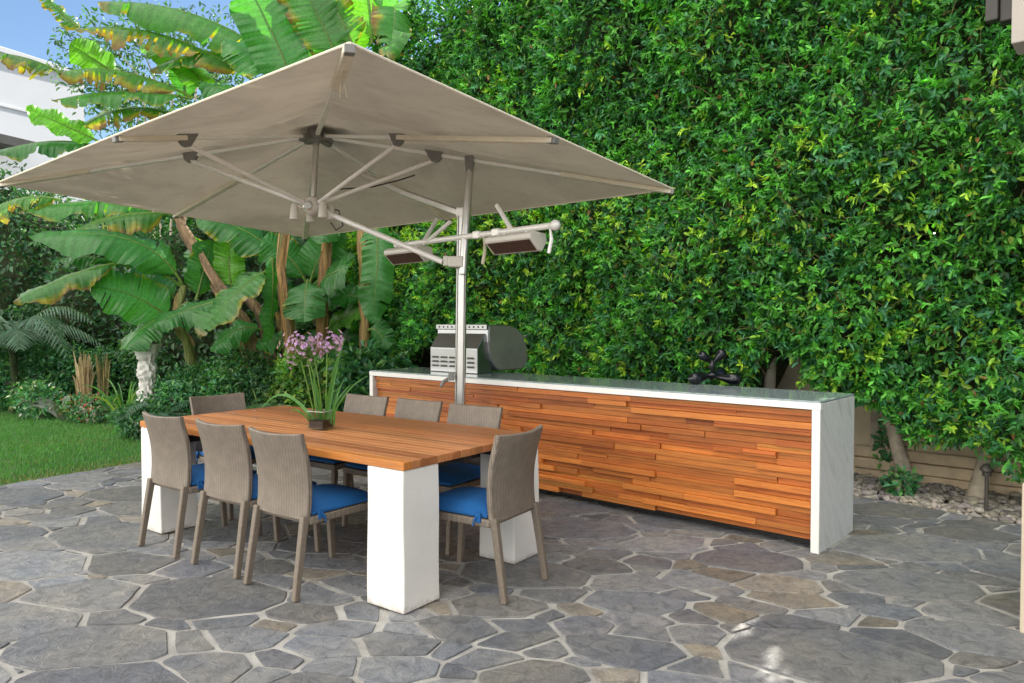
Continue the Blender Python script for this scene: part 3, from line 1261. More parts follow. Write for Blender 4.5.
for sx in (-1, 1):
    obj('leg', MB().beam((sx * .198, -.247, .42), (sx * .208, -.315, 0), .036, .040, (0, 1, 0), w1=.030, h1=.034), M['wicker_leg'], chair, bevel=.006)
    obj('leg', MB().beam((sx * .200, .238, .372), (sx * .200, .262, 0), .036, .040, (0, 1, 0), w1=.030, h1=.034), M['wicker_leg'], chair, bevel=.006)
sf = MB()
sf.box((-.221, -.232, .372), (.221, .262, .412))
obj('seat_frame', sf, M['wicker'], chair, bevel=.008)
cu = MB()
nc = 10
top, bot = [], []
for j in range(nc + 1):
    for i in range(nc + 1):
        a, b = 2 * i / nc - 1, 2 * j / nc - 1
        e = max(0, 1 - max(abs(a), abs(b)) ** 6)
        puff = (1 - abs(a) ** 3.2) * (1 - abs(b) ** 3.2)
        rx = .212 * a * (1 - .025 * abs(b) ** 4)
        ry = .020 + .232 * b * (1 - .025 * abs(a) ** 4)
        top.append((rx, ry, .432 + .048 * puff ** .45))
        bot.append((rx, ry, .4135 + .006 * (1 - e)))
w = nc + 1
fs = []
for j in range(nc):
    for i in range(nc):
        q = (j * w + i, j * w + i + 1, (j + 1) * w + i + 1, (j + 1) * w + i)
        fs.append(q)
        fs.append(tuple(w * w + k for k in q[::-1]))
for i in range(nc):
    for q in ((i, i + 1), (nc * w + i + 1, nc * w + i), ((i + 1) * w, i * w), (i * w + nc, (i + 1) * w + nc)):
        fs.append((q[0], q[0] + w * w, q[1] + w * w, q[1]))
cu.add(top + bot, fs)
cuo = obj('cushion', cu, M['cushion'], chair, smooth=True)
for sx in (-1, 1):
    tie = MB()
    tie.box((sx * .225 - .006, -.180, .395), (sx * .225 + .006, -.150, .445))
    tie.tube([(sx * .231, -.165, .43), (sx * .240, -.150, .41), (sx * .235, -.14, .375)], .005, 6)
    obj('tie', tie, M['cushion'], cuo)

EA = math.atan2(TU.y, TU.x)


def chair_place(bm_, face, label, first=False):
    """bm_ = midpoint of the rear feet, face = direction the sitter faces"""
    f = Vector(face).normalized()
    loc = Vector(bm_) + f * .315
    rz = math.atan2(f.y, f.x) - PI / 2
    loc.z = .009
    if first:
        chair.location = loc
        chair.rotation_euler = (0, 0, rz)
        chair['label'] = label
        chair['group'] = 'wicker chairs round the teak table'
        return chair
    return copy_thing(chair, loc, rz, label, 'wicker chairs round the teak table')


near = [(onz(138, 547) + onz(179, 560)) / 2, (onz(193.8, 565) + onz(237, 581)) / 2, (onz(245.8, 585.5) + onz(296.7, 604)) / 2]
chair_place(near[0], TV, 'taupe wicker chair on the near long side beside the far left white pillar', True)
chair_place(near[1], TV + TU * .02, 'middle of the three wicker chairs with backs to the camera')
chair_place(near[2], TV, 'wicker chair on the near side closest to the front white pillar')


def rot2(v_, a):
    return Matrix.Rotation(R(a), 3, 'Z') @ Vector(v_)


chair_place((onz(503, 607) + onz(547, 580)) / 2, rot2(TU, 4), 'wicker chair with blue cushion at the right head of the table, side on')
FE = T0 + TV * TW
for s_, d_, a_, lb in ((.66, .23, 2, 'wicker chair on the bar side in front of the umbrella pole'),
                       (1.22, .27, -1, 'middle wicker chair on the bar side, between two others'),
                       (1.78, .27, 2, 'wicker chair on the bar side just right of the flower vase')):
    chair_place(FE + TU * s_ + TV * d_, rot2(-TV, a_), lb)
chair_place(Vector((-2.335, 5.70, 0)), rot2(-TU, -3), 'wicker chair at the far left head of the table before the ferns')

# ------------------------------------------------------------------ umbrella
UC = Vector((-1.691, 6.241, 2.589))


def urot(ax, ay, az):
    return Matrix.Rotation(ax, 3, 'X') @ Matrix.Rotation(ay, 3, 'Y') @ Matrix.Rotation(az, 3, 'Z')


UR = urot(-.051, .043, -.686)
ua, ub, ud = 1.646, 2.549, .45
hubp = UC + UR @ Vector((0, 0, ud))
lowp = UC + UR @ Vector((0, 0, ud - .632))
corner = {'N': at(350, 43, 3.35), 'L': at(-3, 183, 6.59), 'R': at(673, 189, 5.89), 'F': at(305, 237, 9.13)}
mids = {'NL': UC + UR @ Vector((0, -ua, 0)), 'NR': UC + UR @ Vector((ub, 0, 0)), 'FL': UC + UR @ Vector((-ub, 0, 0)), 'FR': UC + UR @ Vector((0, ua, 0))}
for k in mids:
    m_ = (corner[k[0]] + corner[k[1]]) / 2
    mids[k] = mids[k] * .25 + m_ * .75
pole_foot = Vector((-.448, 6.1, 0))
umb = thing('patio_umbrella', 'large rectangular taupe cantilever umbrella over the table with aluminium pole', 'umbrella', pole_foot)
order = ['N', 'NR', 'R', 'FR', 'F', 'FL', 'L', 'NL']
rim = {**corner, **mids}
mb = MB()
ns = 14
apex = hubp + Vector((0, 0, .06))
for q in range(8):
    a, b = rim[order[q]], rim[order[(q + 1) % 8]]
    idx = {}
    vs = []
    for i in range(ns + 1):
        for j in range(ns + 1 - i):
            ba, bb = i / ns, j / ns
            bc = 1 - ba - bb
            p = apex * bc + a * ba + b * bb
            rr_ = 1 - bc
            sag = .16 * (4 * ba * bb) * (1 - rr_ ** 4)
            wr = mnoise.noise(p * 3.1) * .022 * (4 * ba * bb + .15) * (1 - rr_ ** 6)
            near_hub = math.exp(-((rr_ - .24) / .12) ** 2)
            wr += mnoise.noise(p * 6.3) * .10 * near_hub * (2 * math.sqrt(max(ba * bb, 0)) / max(rr_, .05))
            idx[(i, j)] = len(vs)
            vs.append(p + Vector((0, 0, sag * -.45 + wr)))
    fs = []
    for i in range(ns):
        for j in range(ns - i):
            fs.append((idx[(i, j)], idx[(i + 1, j)], idx[(i, j + 1)]))
            if j < ns - i - 1:
                fs.append((idx[(i + 1, j)], idx[(i + 1, j + 1)], idx[(i, j + 1)]))
    mb.add(vs, fs)
bmx = bmesh.new()
cano = obj('canopy', mb, M['canopy'], umb, world=True, smooth=True, recalc=False)
bmx.from_mesh(cano.data)
bmesh.ops.remove_doubles(bmx, verts=bmx.verts, dist=.002)
bmesh.ops.recalc_face_normals(bmx, faces=bmx.faces)
bmx.to_mesh(cano.data)
bmx.free()
cano.data.polygons.foreach_set('use_smooth', [True] * len(cano.data.polygons))
hm = MB()
for q in range(8):
    a, b = rim[order[q]], rim[order[(q + 1) % 8]]
    hm.tube([a, b], .007, 6)
obj('hem', hm, M['sleeve'], cano, world=True)
# vent cap on top
vc = MB()
vc.lathe([(.26, -.035), (.20, .0), (.10, .035), (.02, .055)], apex + Vector((0, 0, .10)), 16)
obj('vent_cap', vc, M['canopy'], cano, world=True, smooth=True)
ribs = {}
for k in order:
    e = rim[k]
    dirr = (e - hubp)
    L = dirr.length
    dn = Vector((0, 0, -.045))
    p0 = hubp + dirr.normalized() * .09 + Vector((0, 0, -.02))
    p1 = e - dirr.normalized() * .05 + dn * .55
    m = MB()
    m.beam(p0, p1, .034, .026)
    ro = obj('rib', m, M['alu_paint'], umb, world=True, bevel=.004)
    ribs[k] = (p0, p1)
    s_ = MB()
    s_.beam(p0.lerp(p1, .70 if k in 'NLRF' else .40), p1 + dirr.normalized() * .03, .060, .036)
    obj('sleeve', s_, M['sleeve'], ro, world=True, bevel=.008)
    c_ = MB()
    c_.beam(p0.lerp(p1, .995), p1 + dirr.normalized() * .055, .050, .040)
    obj('end_cap', c_, M['dark_clamp'], ro, world=True, bevel=.004)
# upper hub
hm = MB()
hm.lathe([(.03, .07), (.075, .06), (.085, .0), (.085, -.03), (.05, -.07), (.03, -.08)], hubp, 18)
for k in order:
    dd = (rim[k] - hubp).normalized()
    hm.beam(hubp + dd * .05 + Vector((0, 0, -.02)), hubp + dd * .15 + Vector((0, 0, -.02)), .060, .050)
obj('hub', hm, M['dark_clamp'], umb, world=True, bevel=.004)


def ray_on_rib(k, x):
    """point on rib k whose photo column is x"""
    p0, p1 = ribs[k]
    best = min((i / 400 for i in range(401)), key=lambda s_: abs(512 + F * (p0.lerp(p1, s_).x) / (p0.lerp(p1, s_).y) - x))
    return p0.lerp(p1, best)


st_pts = {'NL': ray_on_rib('NL', 190), 'L': ray_on_rib('L', 194), 'NR': ray_on_rib('NR', 398), 'R': ray_on_rib('R', 434)}
for k, p in st_pts.items():
    d_ = (p - lowp)
    e = p + Vector((0, 0, -.05))
    m = MB().tube([lowp + d_.normalized() * .09, e], .018 if k != 'L' else .022, 10)
    so_ = obj('strut', m, M['alu_paint'], umb, world=True, smooth=True)
    rd = (ribs[k][1] - ribs[k][0]).normalized()
    c_ = MB()
    sideb = rd.cross(Vector((0, 0, 1))).normalized()
    prof = [(-.080, .030), (.080, .030), (.066, -.025), (.045, -.052), (.018, -.066), (-.018, -.066), (-.040, -.035)]
    vs = []
    for sg in (-.020, .020):
        vs += [p + rd * a + Vector((0, 0, b)) + sideb * sg for a, b in prof]
    npz = len(prof)
    c_.add(vs, [tuple(range(npz)), tuple(range(2 * npz - 1, npz - 1, -1))] + [(i, (i + 1) % npz, npz + (i + 1) % npz, npz + i) for i in range(npz)])
    obj('clamp', c_, M['dark_clamp'], so_, world=True, bevel=.004)
# post between the hubs and lower hub
obj('hub_post', MB().tube([lowp, hubp], .026, 12), M['alu'], umb, world=True, smooth=True)
lh = MB()
lh.lathe([(.02, .09), (.055, .075), (.075, .03), (.085, 0), (.075, -.035), (.04, -.06), (.02, -.07)], lowp, 20)
lho = obj('lower_hub', lh, M['enamel'], umb, world=True, smooth=True)
obj('dial', MB().lathe([(.038, 0), (.040, .012), (.03, .02)], lowp + Vector((-.02, -.078, .0)), 16, (0, -1, .1)), M['alu'], lho, world=True)
for ang in (-1.9, -.75, 2.3, .9):
    dv = Vector((math.cos(ang + .9), math.sin(ang + .9) * .6, 0)).normalized()
    p = lowp + dv * .155 + Vector((0, 0, -.04))
    l_ = MB()
    l_.lathe([(.012, .075), (.026, .060), (.034, .02), (.040, -.03), (.043, -.065), (.038, -.068), (.03, -.03)], p, 16)
    l_.tube([lowp + dv * .05 + Vector((0, 0, -.02)), p + Vector((0, 0, .06))], .012, 8)
    obj('lamp', l_, M['enamel'], umb, world=True, smooth=True)
# pole, slider post and arms
pole_top = Vector((-.415, 6.12, 2.36))
pm = MB()
pm.beam(pole_foot, pole_top, .088, .104, (0, 1, 0))
po_ = obj('pole', pm, M['alu'], umb, world=True, bevel=.022)
gm = MB()
for sx in (-.030, .030):
    a_ = pole_foot + Vector((sx, -.0535, .02))
    b_ = pole_top + Vector((sx, -.0535, -.02))
    gm.beam(a_, b_, .006, .004, (0, 1, 0))
obj('track', gm, M['dark_clamp'], po_, world=True)
obj('base_plate', MB().lathe([(.22, 0), (.22, .018), (.10, .03), (.08, .05)], pole_foot + Vector((0, 0, .010)), 24), M['dark_clamp'], umb, world=True, bevel=.003)
clampR = ray_on_rib('R', 470)
hinge = at(463, 262, 6.03)
obj('post', MB().tube([hinge + Vector((0, 0, -.10)), clampR + Vector((0, 0, -.04))], .036, 16), M['alu'], umb, world=True, smooth=True)
cm = MB()
rd = (ribs['R'][1] - ribs['R'][0]).normalized()
cm.beam(clampR + Vector((0, 0, .03)), clampR + Vector((0, 0, -.10)), .10, .075, rd, w1=.075, h1=.06)
obj('clamp', cm, M['dark_clamp'], umb, world=True, bevel=.008)
colr = at(456, 262, 6.05)
cl_ = MB()
cl_.box(tuple(colr + Vector((-.062, -.060, -.045))), tuple(colr + Vector((.062, .065, .045))))
cl_.box(tuple(colr + Vector((-.105, -.035, -.035))), tuple(colr + Vector((-.06, .015, .05))))
obj('collar', cl_, M['enamel'], umb, world=True, bevel=.01)
obj('arm', MB().tube([colr + Vector((-.11, -.02, 0)), lowp + (colr - lowp).normalized() * .08], .024, 12), M['alu_paint'], umb, world=True, smooth=True)
frp = ribs['FR'][0].lerp(ribs['FR'][1], .62)
am = MB()
am.beam(pole_top + Vector((-.02, 0, -.02)), at(402, 192, 6.6), .045, .055)
am.beam(at(402, 192, 6.6), hubp.lerp(rim['FR'], .3) + Vector((0, 0, -.10)), .040, .05)
obj('upper_arm', am, M['alu'], umb, world=True, bevel=.008)
jm = MB()
jm.box(tuple(pole_top + Vector((-.05, -.056, -.06))), tuple(pole_top + Vector((.05, .056, .02))))
obj('pole_head', jm, M['alu_paint'], umb, world=True, bevel=.012)
kd = MB()
hp0 = at(452, 378, 6.03)
kd.box(tuple(hp0 + Vector((-.03, -.03, -.02))), tuple(hp0 + Vector((.02, .02, .05))))
kd.tube([hp0 + Vector((-.02, 0, 0)), hp0 + Vector((-.07, -.03, -.03)), hp0 + Vector((-.09, -.04, -.07))], .016, 8)
obj('crank_handle', kd, M['dark_clamp'], umb, world=True, bevel=.006)
cd = MB()
pa_, pb_ = lowp + Vector((.1, 0, 0)), at(415, 175, 6.2)
cd.tube([pa_, lowp + Vector((.22, 0, -.03)), lowp + Vector((.26, -.02, -.16)), lowp + Vector((.20, -.02, -.20)), lowp + Vector((.15, 0, -.13))], .006, 6)
cd.tube([lowp + Vector((.20, 0, .15)), at(372, 187, 6.2), at(400, 180, 6.2), pb_], .006, 6)
obj('cable', cd, M['cord'], umb, world=True, smooth=True)
tg = MB()
for dx in (0, .012):
    tg.tube([corner['N'].lerp(hubp, .10) + Vector((dx, 0, -.03)), corner['N'].lerp(hubp, .17) + Vector((dx * 2, 0, -.07)), corner['N'].lerp(hubp, .19) + Vector((dx * 3, 0, -.14))], .004, 5)
obj('tie_string', tg, M['ivory'], umb, world=True)
# heater rail: a T carried by the pole, parallel to the bar
hr = at(455, 238, 6.12)
hd = Vector((.70, -.71, 0)).normalized()


def on_rail(x):
    """point on the rail at photo column x"""
    k = (x - 512) / F
    s_ = (k * hr.y - hr.x) / (hd.x - k * hd.y)
    return hr + hd * s_, s_


pR, sR = on_rail(553)
pL, sL = on_rail(396)
rm = MB()
rm.tube([pL, pR], .024, 12)
ra = obj('heater_rail', rm, M['alu_paint'], umb, world=True, smooth=True)
obj('end_ball', MB().lathe([(.012, -.04), (.036, -.02), (.040, 0), (.036, .02), (.012, .04)], pR + hd * .02, 14, hd), M['alu_paint'], ra, world=True, smooth=True)
for x in (478, 497):
    p, _ = on_rail(x)
    obj('rail_joint', MB().beam(p - hd * .04, p + hd * .04, .062, .062), M['alu_paint'], ra, world=True, bevel=.01)
for x, dx, dz in ((512, -.12, .22), (424, .10, .22)):
    p, _ = on_rail(x)
    obj('stay', MB().tube([p, p + Vector((dx, .15, dz))], .019, 8), M['alu_paint'], umb, world=True, smooth=True)
p, _ = on_rail(424)
obj('stay', MB().tube([p + Vector((0, 0, -.02)), at(450, 222, 6.05)], .017, 8), M['alu_paint'], umb, world=True, smooth=True)
for x, ln_, mt in ((484, .24, 'ivory'), (550, .20, 'alu_paint')):
    p, _ = on_rail(x)
    obj('pull_cord', MB().tube([p + Vector((0, 0, -.01)), p + Vector((.01, 0, -ln_ * .5)), p + Vector((-.01, 0, -ln_))], [.008, .014, .014], 8), M[mt], umb, world=True, smooth=True)

# heaters under the rail


def heater(xc, label, L):
    p, _ = on_rail(xc)
    face = Vector((-.75, -.66, 0)).normalized()       # towards the table
    h = thing('patio_heater', label, 'heater', p + Vector((0, 0, -.09)), math.atan2(hd.y, hd.x), 'electric heaters on the umbrella rail')
    # local x along the rail, local -y towards the table
    b = MB()
    b.prism([(-.10, .005), (.0, -.085), (.03, -.085), (.085, -.01), (.07, .05), (-.06, .06), (-.10, .04)], -L / 2, L / 2)
    bo = obj('housing', b, M['enamel'], h, bevel=.008)
    a0, a1 = Vector((0, -.10, .005)), Vector((0, .0, -.085))
    nn = Vector((0, -.09, -.10)).normalized()
    gp_ = MB()
    vs = [a0.lerp(a1, .10) + nn * .002, a0.lerp(a1, .92) + nn * .002]
    gp_.add([vs[0] - Vector((L / 2 - .022, 0, 0)), vs[0] + Vector((L / 2 - .022, 0, 0)), vs[1] + Vector((L / 2 - .022, 0, 0)), vs[1] - Vector((L / 2 - .022, 0, 0))], [(0, 1, 2, 3)])
    f_ = obj('heating_face', gp_, M['heater_slot'], bo, solid=.003)
    for k in range(5):
        c0 = a0.lerp(a1, .18 + .66 * k / 4) + nn * .006
        obj('grille_bar', MB().beam(c0 - Vector((L / 2 - .03, 0, 0)), c0 + Vector((L / 2 - .03, 0, 0)), .009, .005, nn), M['heater_slot'], bo)
    for sx in (-.12, .12):
        obj('bracket', MB().beam((sx, 0, .05), (sx, 0, .10), .03, .02), M['alu_paint'], h)
    return h


heater(516, 'cream electric patio heater with brown grille, right of the umbrella pole', .50)
heater(409, 'cream electric patio heater half behind the umbrella arm, left of the pole', .50)

# ------------------------------------------------------------------ vase with flowers, petals
vp = onz(321, 429.5, TH)
vase = thing('glass_vase', 'square clear glass vase half filled with dark soil on the table', 'vase', (vp.x, vp.y, TH + .0005), ROTT + .25)
vw, vh = .060, .118
g = MB()
w_ = .006
prof_o = [(-vw, -vw), (vw, -vw), (vw, vw), (-vw, vw)]
vs = [(x, y, 0) for x, y in prof_o] + [(x, y, vh) for x, y in prof_o]
vs += [(x * (1 - w_ / vw), y * (1 - w_ / vw), vh) for x, y in prof_o] + [(x * (1 - w_ / vw), y * (1 - w_ / vw), .012) for x, y in prof_o]
fs = [(3, 2, 1, 0), (12, 13, 14, 15)]
for a in (0, 4, 8):
    for k in range(4):
        k2 = (k + 1) % 4
        fs.append((a + k, a + k2, a + 4 + k2, a + 4 + k))
g.add(vs, fs)
obj('glass', g, M['glass'], vase)
rm_ = MB()
for k in range(4):
    x, y = prof_o[k]
    x2, y2 = prof_o[(k + 1) % 4]
    rm_.tube([(x, y, vh), (x2, y2, vh)], .0022, 6)
obj('rim', rm_, M['rim'], vase)
so2 = MB()
so2.box((-vw + w_ + .001, -vw + w_ + .001, .0125), (vw - w_ - .001, vw - w_ - .001, .062))
obj('soil', so2, M['soil_pot'], vase, bevel=.004)


def strap(p0, p1, p2, w, n=12, tw=0):
    """blade along a quadratic curve -> verts, faces"""
    p0, p1, p2 = Vector(p0), Vector(p1), Vector(p2)
    vs = []
    for i in range(n + 1):
        s_ = i / n
        p = p0 * (1 - s_) ** 2 + p1 * 2 * s_ * (1 - s_) + p2 * s_ * s_
        t_ = (p1 - p0) * (1 - s_) + (p2 - p1) * s_
        sd2 = t_.cross(Vector((.25, -1, .3)))
        if sd2.length < 1e-5:
            sd2 = Vector((1, 0, 0))
        sd2.normalize()
        nrm = sd2.cross(t_.normalized())
        ww = w * (min(1, .55 + s_ * 2) if s_ < .5 else max(.04, (1 - s_) * 2) ** .6)
        vs += [p - sd2 * ww + nrm * ww * .3, p, p + sd2 * ww + nrm * ww * .3]
    fs = []
    for i in range(n):
        a = i * 3
        fs += [(a, a + 1, a + 4, a + 3), (a + 1, a + 2, a + 5, a + 4)]
    return vs, fs


fl = thing('flowering_plant', 'purple flowering plant with tall green stalks growing in the glass vase', 'flowers', (vp.x, vp.y, TH + .062))
Zv = vp.y
st_m, lf = MB(), MB()
heads = [((304, 347), 22, 95), ((331, 343), 17, 60)]
stalks = [((316, 424), (308, 385), (300, 358)), ((318, 424), (314, 390), (306, 352)), ((321, 424), (318, 385), (309, 360)), ((323, 424), (321, 390), (314, 356)), ((325, 424), (327, 380), (327, 352))]
for a, b, c in stalks:
    p0, p1, p2 = at(*a, Zv), at(*b, Zv - .02), at(*c, Zv)
    pts = [p0 * (1 - s_) ** 2 + p1 * 2 * s_ * (1 - s_) + p2 * s_ * s_ for s_ in [k / 8 for k in range(9)]]
    g_ = random.uniform(.8, 1.2)
    st_m.tube(pts, .0042, 7, (.13 * g_, .26 * g_, .04 * g_))
obj('stalk', st_m, M['shrub'], fl, world=True, smooth=True)
blades = [((314, 424), (285, 375), (262, 408), .012, 0), ((318, 424), (300, 400), (282, 391), .013, .1), ((327, 424), (332, 370), (345, 338), .022, .05), ((329, 424), (345, 385), (368, 376), .010, -.05),
          ((324, 424), (330, 385), (341, 350), .018, -.1), ((320, 424), (309, 380), (318, 362), .014, .08), ((331, 424), (336, 392), (344, 380), .011, .1), ((334, 426), (335, 410), (333, 400), .012, -.06),
          ((322, 424), (319, 395), (312, 372), .014, -.08), ((328, 424), (334, 398), (352, 384), .010, .02), ((312, 424), (296, 404), (290, 412), .009, -.06)]
for a, b, c, w_, dz in blades:
    g_ = random.uniform(.7, 1.3)
    vs, fs = strap(at(*a, Zv), at(*b, Zv + dz), at(*c, Zv + dz * 1.4), w_ * .62)
    lf.add(vs, fs, (.075 * g_, .225 * g_, .045 * g_))
obj('leaf', lf, M['shrub'], fl, world=True, smooth=True, recalc=False)
for (hx, hy), rpx, nfl in heads:
    c0 = at(hx, hy, Zv)
    rr_ = rpx * Zv / F
    g = np.random.default_rng(int(hx))
    d_ = unit(g.normal(size=(nfl, 3)) * np.array([1, 1, .75]) + np.array([0, 0, .25]))
    P = np.array(c0) + d_ * rr_ * g.uniform(.35, 1.15, (nfl, 1)) * np.array([1, 1, .78])
    extra = np.array(c0) + np.array([[-.085, -.02, -.06], [-.10, 0, -.09], [-.07, 0, -.10], [.03, -.03, -.11], [-.09, .02, -.13]])
    if rpx > 20:
        P = np.concatenate([P, extra])
    nn_ = len(P)
    A_, D_, N_2, C_, LW = [], [], [], [], []
    for i in range(nn_):
        ax = unit((P[i] - np.array(c0))[None])[0]
        A_.append(np.array(c0) - np.array([0, 0, rr_ * .5]))
        D_.append(P[i] - A_[-1])
        N_2.append(np.array([0, -1., .2]))
        C_.append(np.array([.13, .22, .06]))
        LW.append((np.linalg.norm(D_[-1]), .003))
        for k in range(6):
            LW.append((.017, .0078))
            q = 2 * PI * k / 6
            o1 = unit(np.cross(ax, [0.3, .5, 1])[None])[0]
            o2_ = np.cross(ax, o1)
            dd = o1 * math.cos(q) + o2_ * math.sin(q) + ax * .55
            A_.append(P[i])
            D_.append(dd)
            N_2.append(ax - dd * .2)
            m_ = g.uniform()
            C_.append(np.array([.42, .22, .60]) * (1 - m_) + np.array([.72, .52, .82]) * m_)
    V, Q, C = leaves(np.array(A_), np.array(D_), np.array(N_2), np.array(LW)[:, 0], np.array(LW)[:, 1], np.array(C_))
    np_obj('flower_head', V, Q, C, M['petal'], fl)
for (x, y), lb in (((226, 415), 'fallen lilac petal on the table, nearest the left head chair'), ((234, 414), 'fallen lilac petal beside another near the left head of the table'),
                   ((254, 411), 'fallen pale petal furthest back on the table top'), ((255, 419), 'fallen pink petal on the table between chair back and vase')):
    p = onz(x, y, TH + .002)
    V, Q, C = leaves(np.array([[p.x - .012, p.y, p.z], [p.x + .006, p.y - .004, p.z]]), np.array([[1., .3, .12], [.3, 1, .15]]), np.array([[0, 0, 1.], [0, .1, 1]]), .032, .018, np.array([[.55, .40, .62], [.62, .44, .60]]))
    tag(np_obj('petal', V, Q, C, M['petal']), lb, 'petal', 'fallen petals on the table')

# ------------------------------------------------------------------ banana plants
def banana_leaf(p0, p1, p2, hw, hint, droop, style, seed, petiole=.12):
    """blade mesh along a quadratic midrib; returns MB with vertex colours"""
    rnd = random.Random(seed)
    mb = MB()
    p0, p1, p2 = Vector(p0), Vector(p1), Vector(p2)
    n = 46
    hint = Vector(hint).normalized()
    mid = []
    fr_ = []
    for i in range(n + 1):
        s_ = i / n
        p = p0 * (1 - s_) ** 2 + p1 * 2 * s_ * (1 - s_) + p2 * s_ * s_
        t_ = ((p1 - p0) * (1 - s_) + (p2 - p1) * s_).normalized()
        b_ = t_.cross(hint).normalized()
        n_ = b_.cross(t_).normalized()
        mid.append(p)
        fr_.append((t_, b_, n_))
    rib_c = (.20, .30, .07)
    mb.tube(mid, [.020 * (1 - .78 * i / n) for i in range(n + 1)], 6, rib_c)
    ragged = {'young': .0, 'green': .025, 'edge': .07, 'old': .20}[style]
    greens = {'young': (.12, .34, .035), 'green': (.054, .215, .048), 'edge': (.066, .225, .045), 'old': (.075, .215, .040)}[style]
    tint = rnd.uniform(.8, 1.25)
    i0 = int(n * petiole)
    for sg in (-1, 1):
        dr = droop + rnd.uniform(-.12, .12)
        cur, sh, cut = 0.0, 0.0, 1.0
        prev = None
        eo = rnd.uniform(-.06, .34)
        for i in range(i0, n + 1):
            s_ = (i - i0) / (n - i0)
            wdt = hw * min(1, (max(s_, .0) / .16 + .02) ** .55, (max(1 - s_, .0) / .26 + .004) ** .62)
            tear = rnd.random() < ragged and i > i0 + 2
            if tear:
                cur = rnd.uniform(-.35, .25) * (1 if style in ('old', 'edge') else .4)
                sh = rnd.uniform(-.04, .04)
                cut = rnd.uniform(.86, 1.0)
                if style == 'old':
                    cut = rnd.uniform(.62, 1.0)
            t_, b_, n_ = fr_[i]
            rip = .0035 * math.sin(i * 1.9 + seed) + .0012 * rnd.uniform(-1, 1) + .014 * math.sin(i * .42 + seed)
            col_i = []
            pts = []
            a_tot = 0
            p = mid[i] + n_ * .006
            steps = 5
            vein = 1 + .15 * math.sin(i * 2.6) + rnd.uniform(-.10, .10)
            for k in range(steps + 1):
                u = k / steps
                if k:
                    ang = (dr + cur) * (.25 + .95 * u) - .35 * (1 - u) ** 2
                    step = wdt * cut / steps
                    dv = (b_ * sg) * math.cos(ang) - n_ * math.sin(ang) + t_ * (.22 + sh)
                    p = p + dv.normalized() * step + n_ * rip * u
                q = rnd.uniform(-.04, .04) + eo + .09 * math.sin(i * .23 + seed * 3)
                g = [c * tint * vein * (1.12 - .18 * u) for c in greens]
                edge_t = {'young': 9, 'green': .97, 'edge': .70, 'old': .48}[style] + q + .10 * math.sin(i * .55 + seed)
                brown_t = {'young': 9, 'green': 1.2, 'edge': .90, 'old': .76}[style] + q + .07 * math.sin(i * .9 + seed * 2)
                if u > edge_t:
                    m = min(1, (u - edge_t) / .16)
                    y_ = (.36, .31, .035)
                    g = [a * (1 - m) + b * m for a, b in zip(g, y_)]
                if u > brown_t:
                    m = min(1, (u - brown_t) / .10)
                    y_ = (.25, .125, .062)
                    g = [a * (1 - m) + b * m for a, b in zip(g, y_)]
                if style in ('old', 'edge') and s_ > .93:
                    g = [a * .4 + b * .6 for a, b in zip(g, (.27, .16, .06))]
                pts.append(tuple(p))
                col_i.append(tuple(g))
            if prev is not None:
                if tear:
                    # the previous strip ends here with its own edge, slightly short of this one
                    pp, pc = prev
                    gap = [tuple(Vector(a).lerp(Vector(b), .25 if k > 1 else .9)) for k, (a, b) in enumerate(zip(pp, pts))]
                    mb.add(pp + gap, [(k, k + 1, steps + 2 + k, steps + 1 + k) for k in range(steps)], pc + pc)
                else:
                    pp, pc = prev
                    mb.add(pp + pts, [(k, k + 1, steps + 2 + k, steps + 1 + k) for k in range(steps)], pc + col_i)
            prev = (pts, col_i)
    return mb


def stem_mb(pts, r0, r1, cols):
    mb = MB()
    n = 14
    P_ = []
    for i in range(n + 1):
        s_ = i / n * (len(pts) - 1)
        k = min(int(s_), len(pts) - 2)
        P_.append(Vector(pts[k]).lerp(Vector(pts[k + 1]), s_ - k))
    rs = [r0 + (r1 - r0) * i / n + .008 * math.sin(i * 2.1) for i in range(n + 1)]
    mb.tube(P_, rs, 12, cols[0])
    # loose strips of dry sheath hanging along it
    for i in range(2, n, 1):
        for _ in range(2):
            a = random.uniform(0, 6.28)
            o_ = Vector((math.cos(a), math.sin(a), 0))
            p = P_[i] + o_ * rs[i] * .95
            t_ = (P_[i - 2] - P_[i])
            vs, fs = strap(p, p + t_ * .5 + o_ * .012, p + t_ * random.uniform(.8, 1.5) + o_ * random.uniform(.0, .03), random.uniform(.012, .03), 4)
            mb.add(vs, fs, random.choice(cols))
    return mb


DRY = [(.25, .17, .10), (.18, .12, .075), (.32, .23, .14), (.12, .085, .055)]
ORG = [(.30, .185, .07), (.25, .15, .065), (.18, .12, .065), (.17, .17, .06)]
GRN = [(.16, .19, .055), (.20, .20, .07), (.24, .17, .07)]
UP = (0, -.35, 1)
CAMW = (0, -1, .35)
CAMU = (0, -1, 1.1)
LFT = (-.3, -.8, .7)
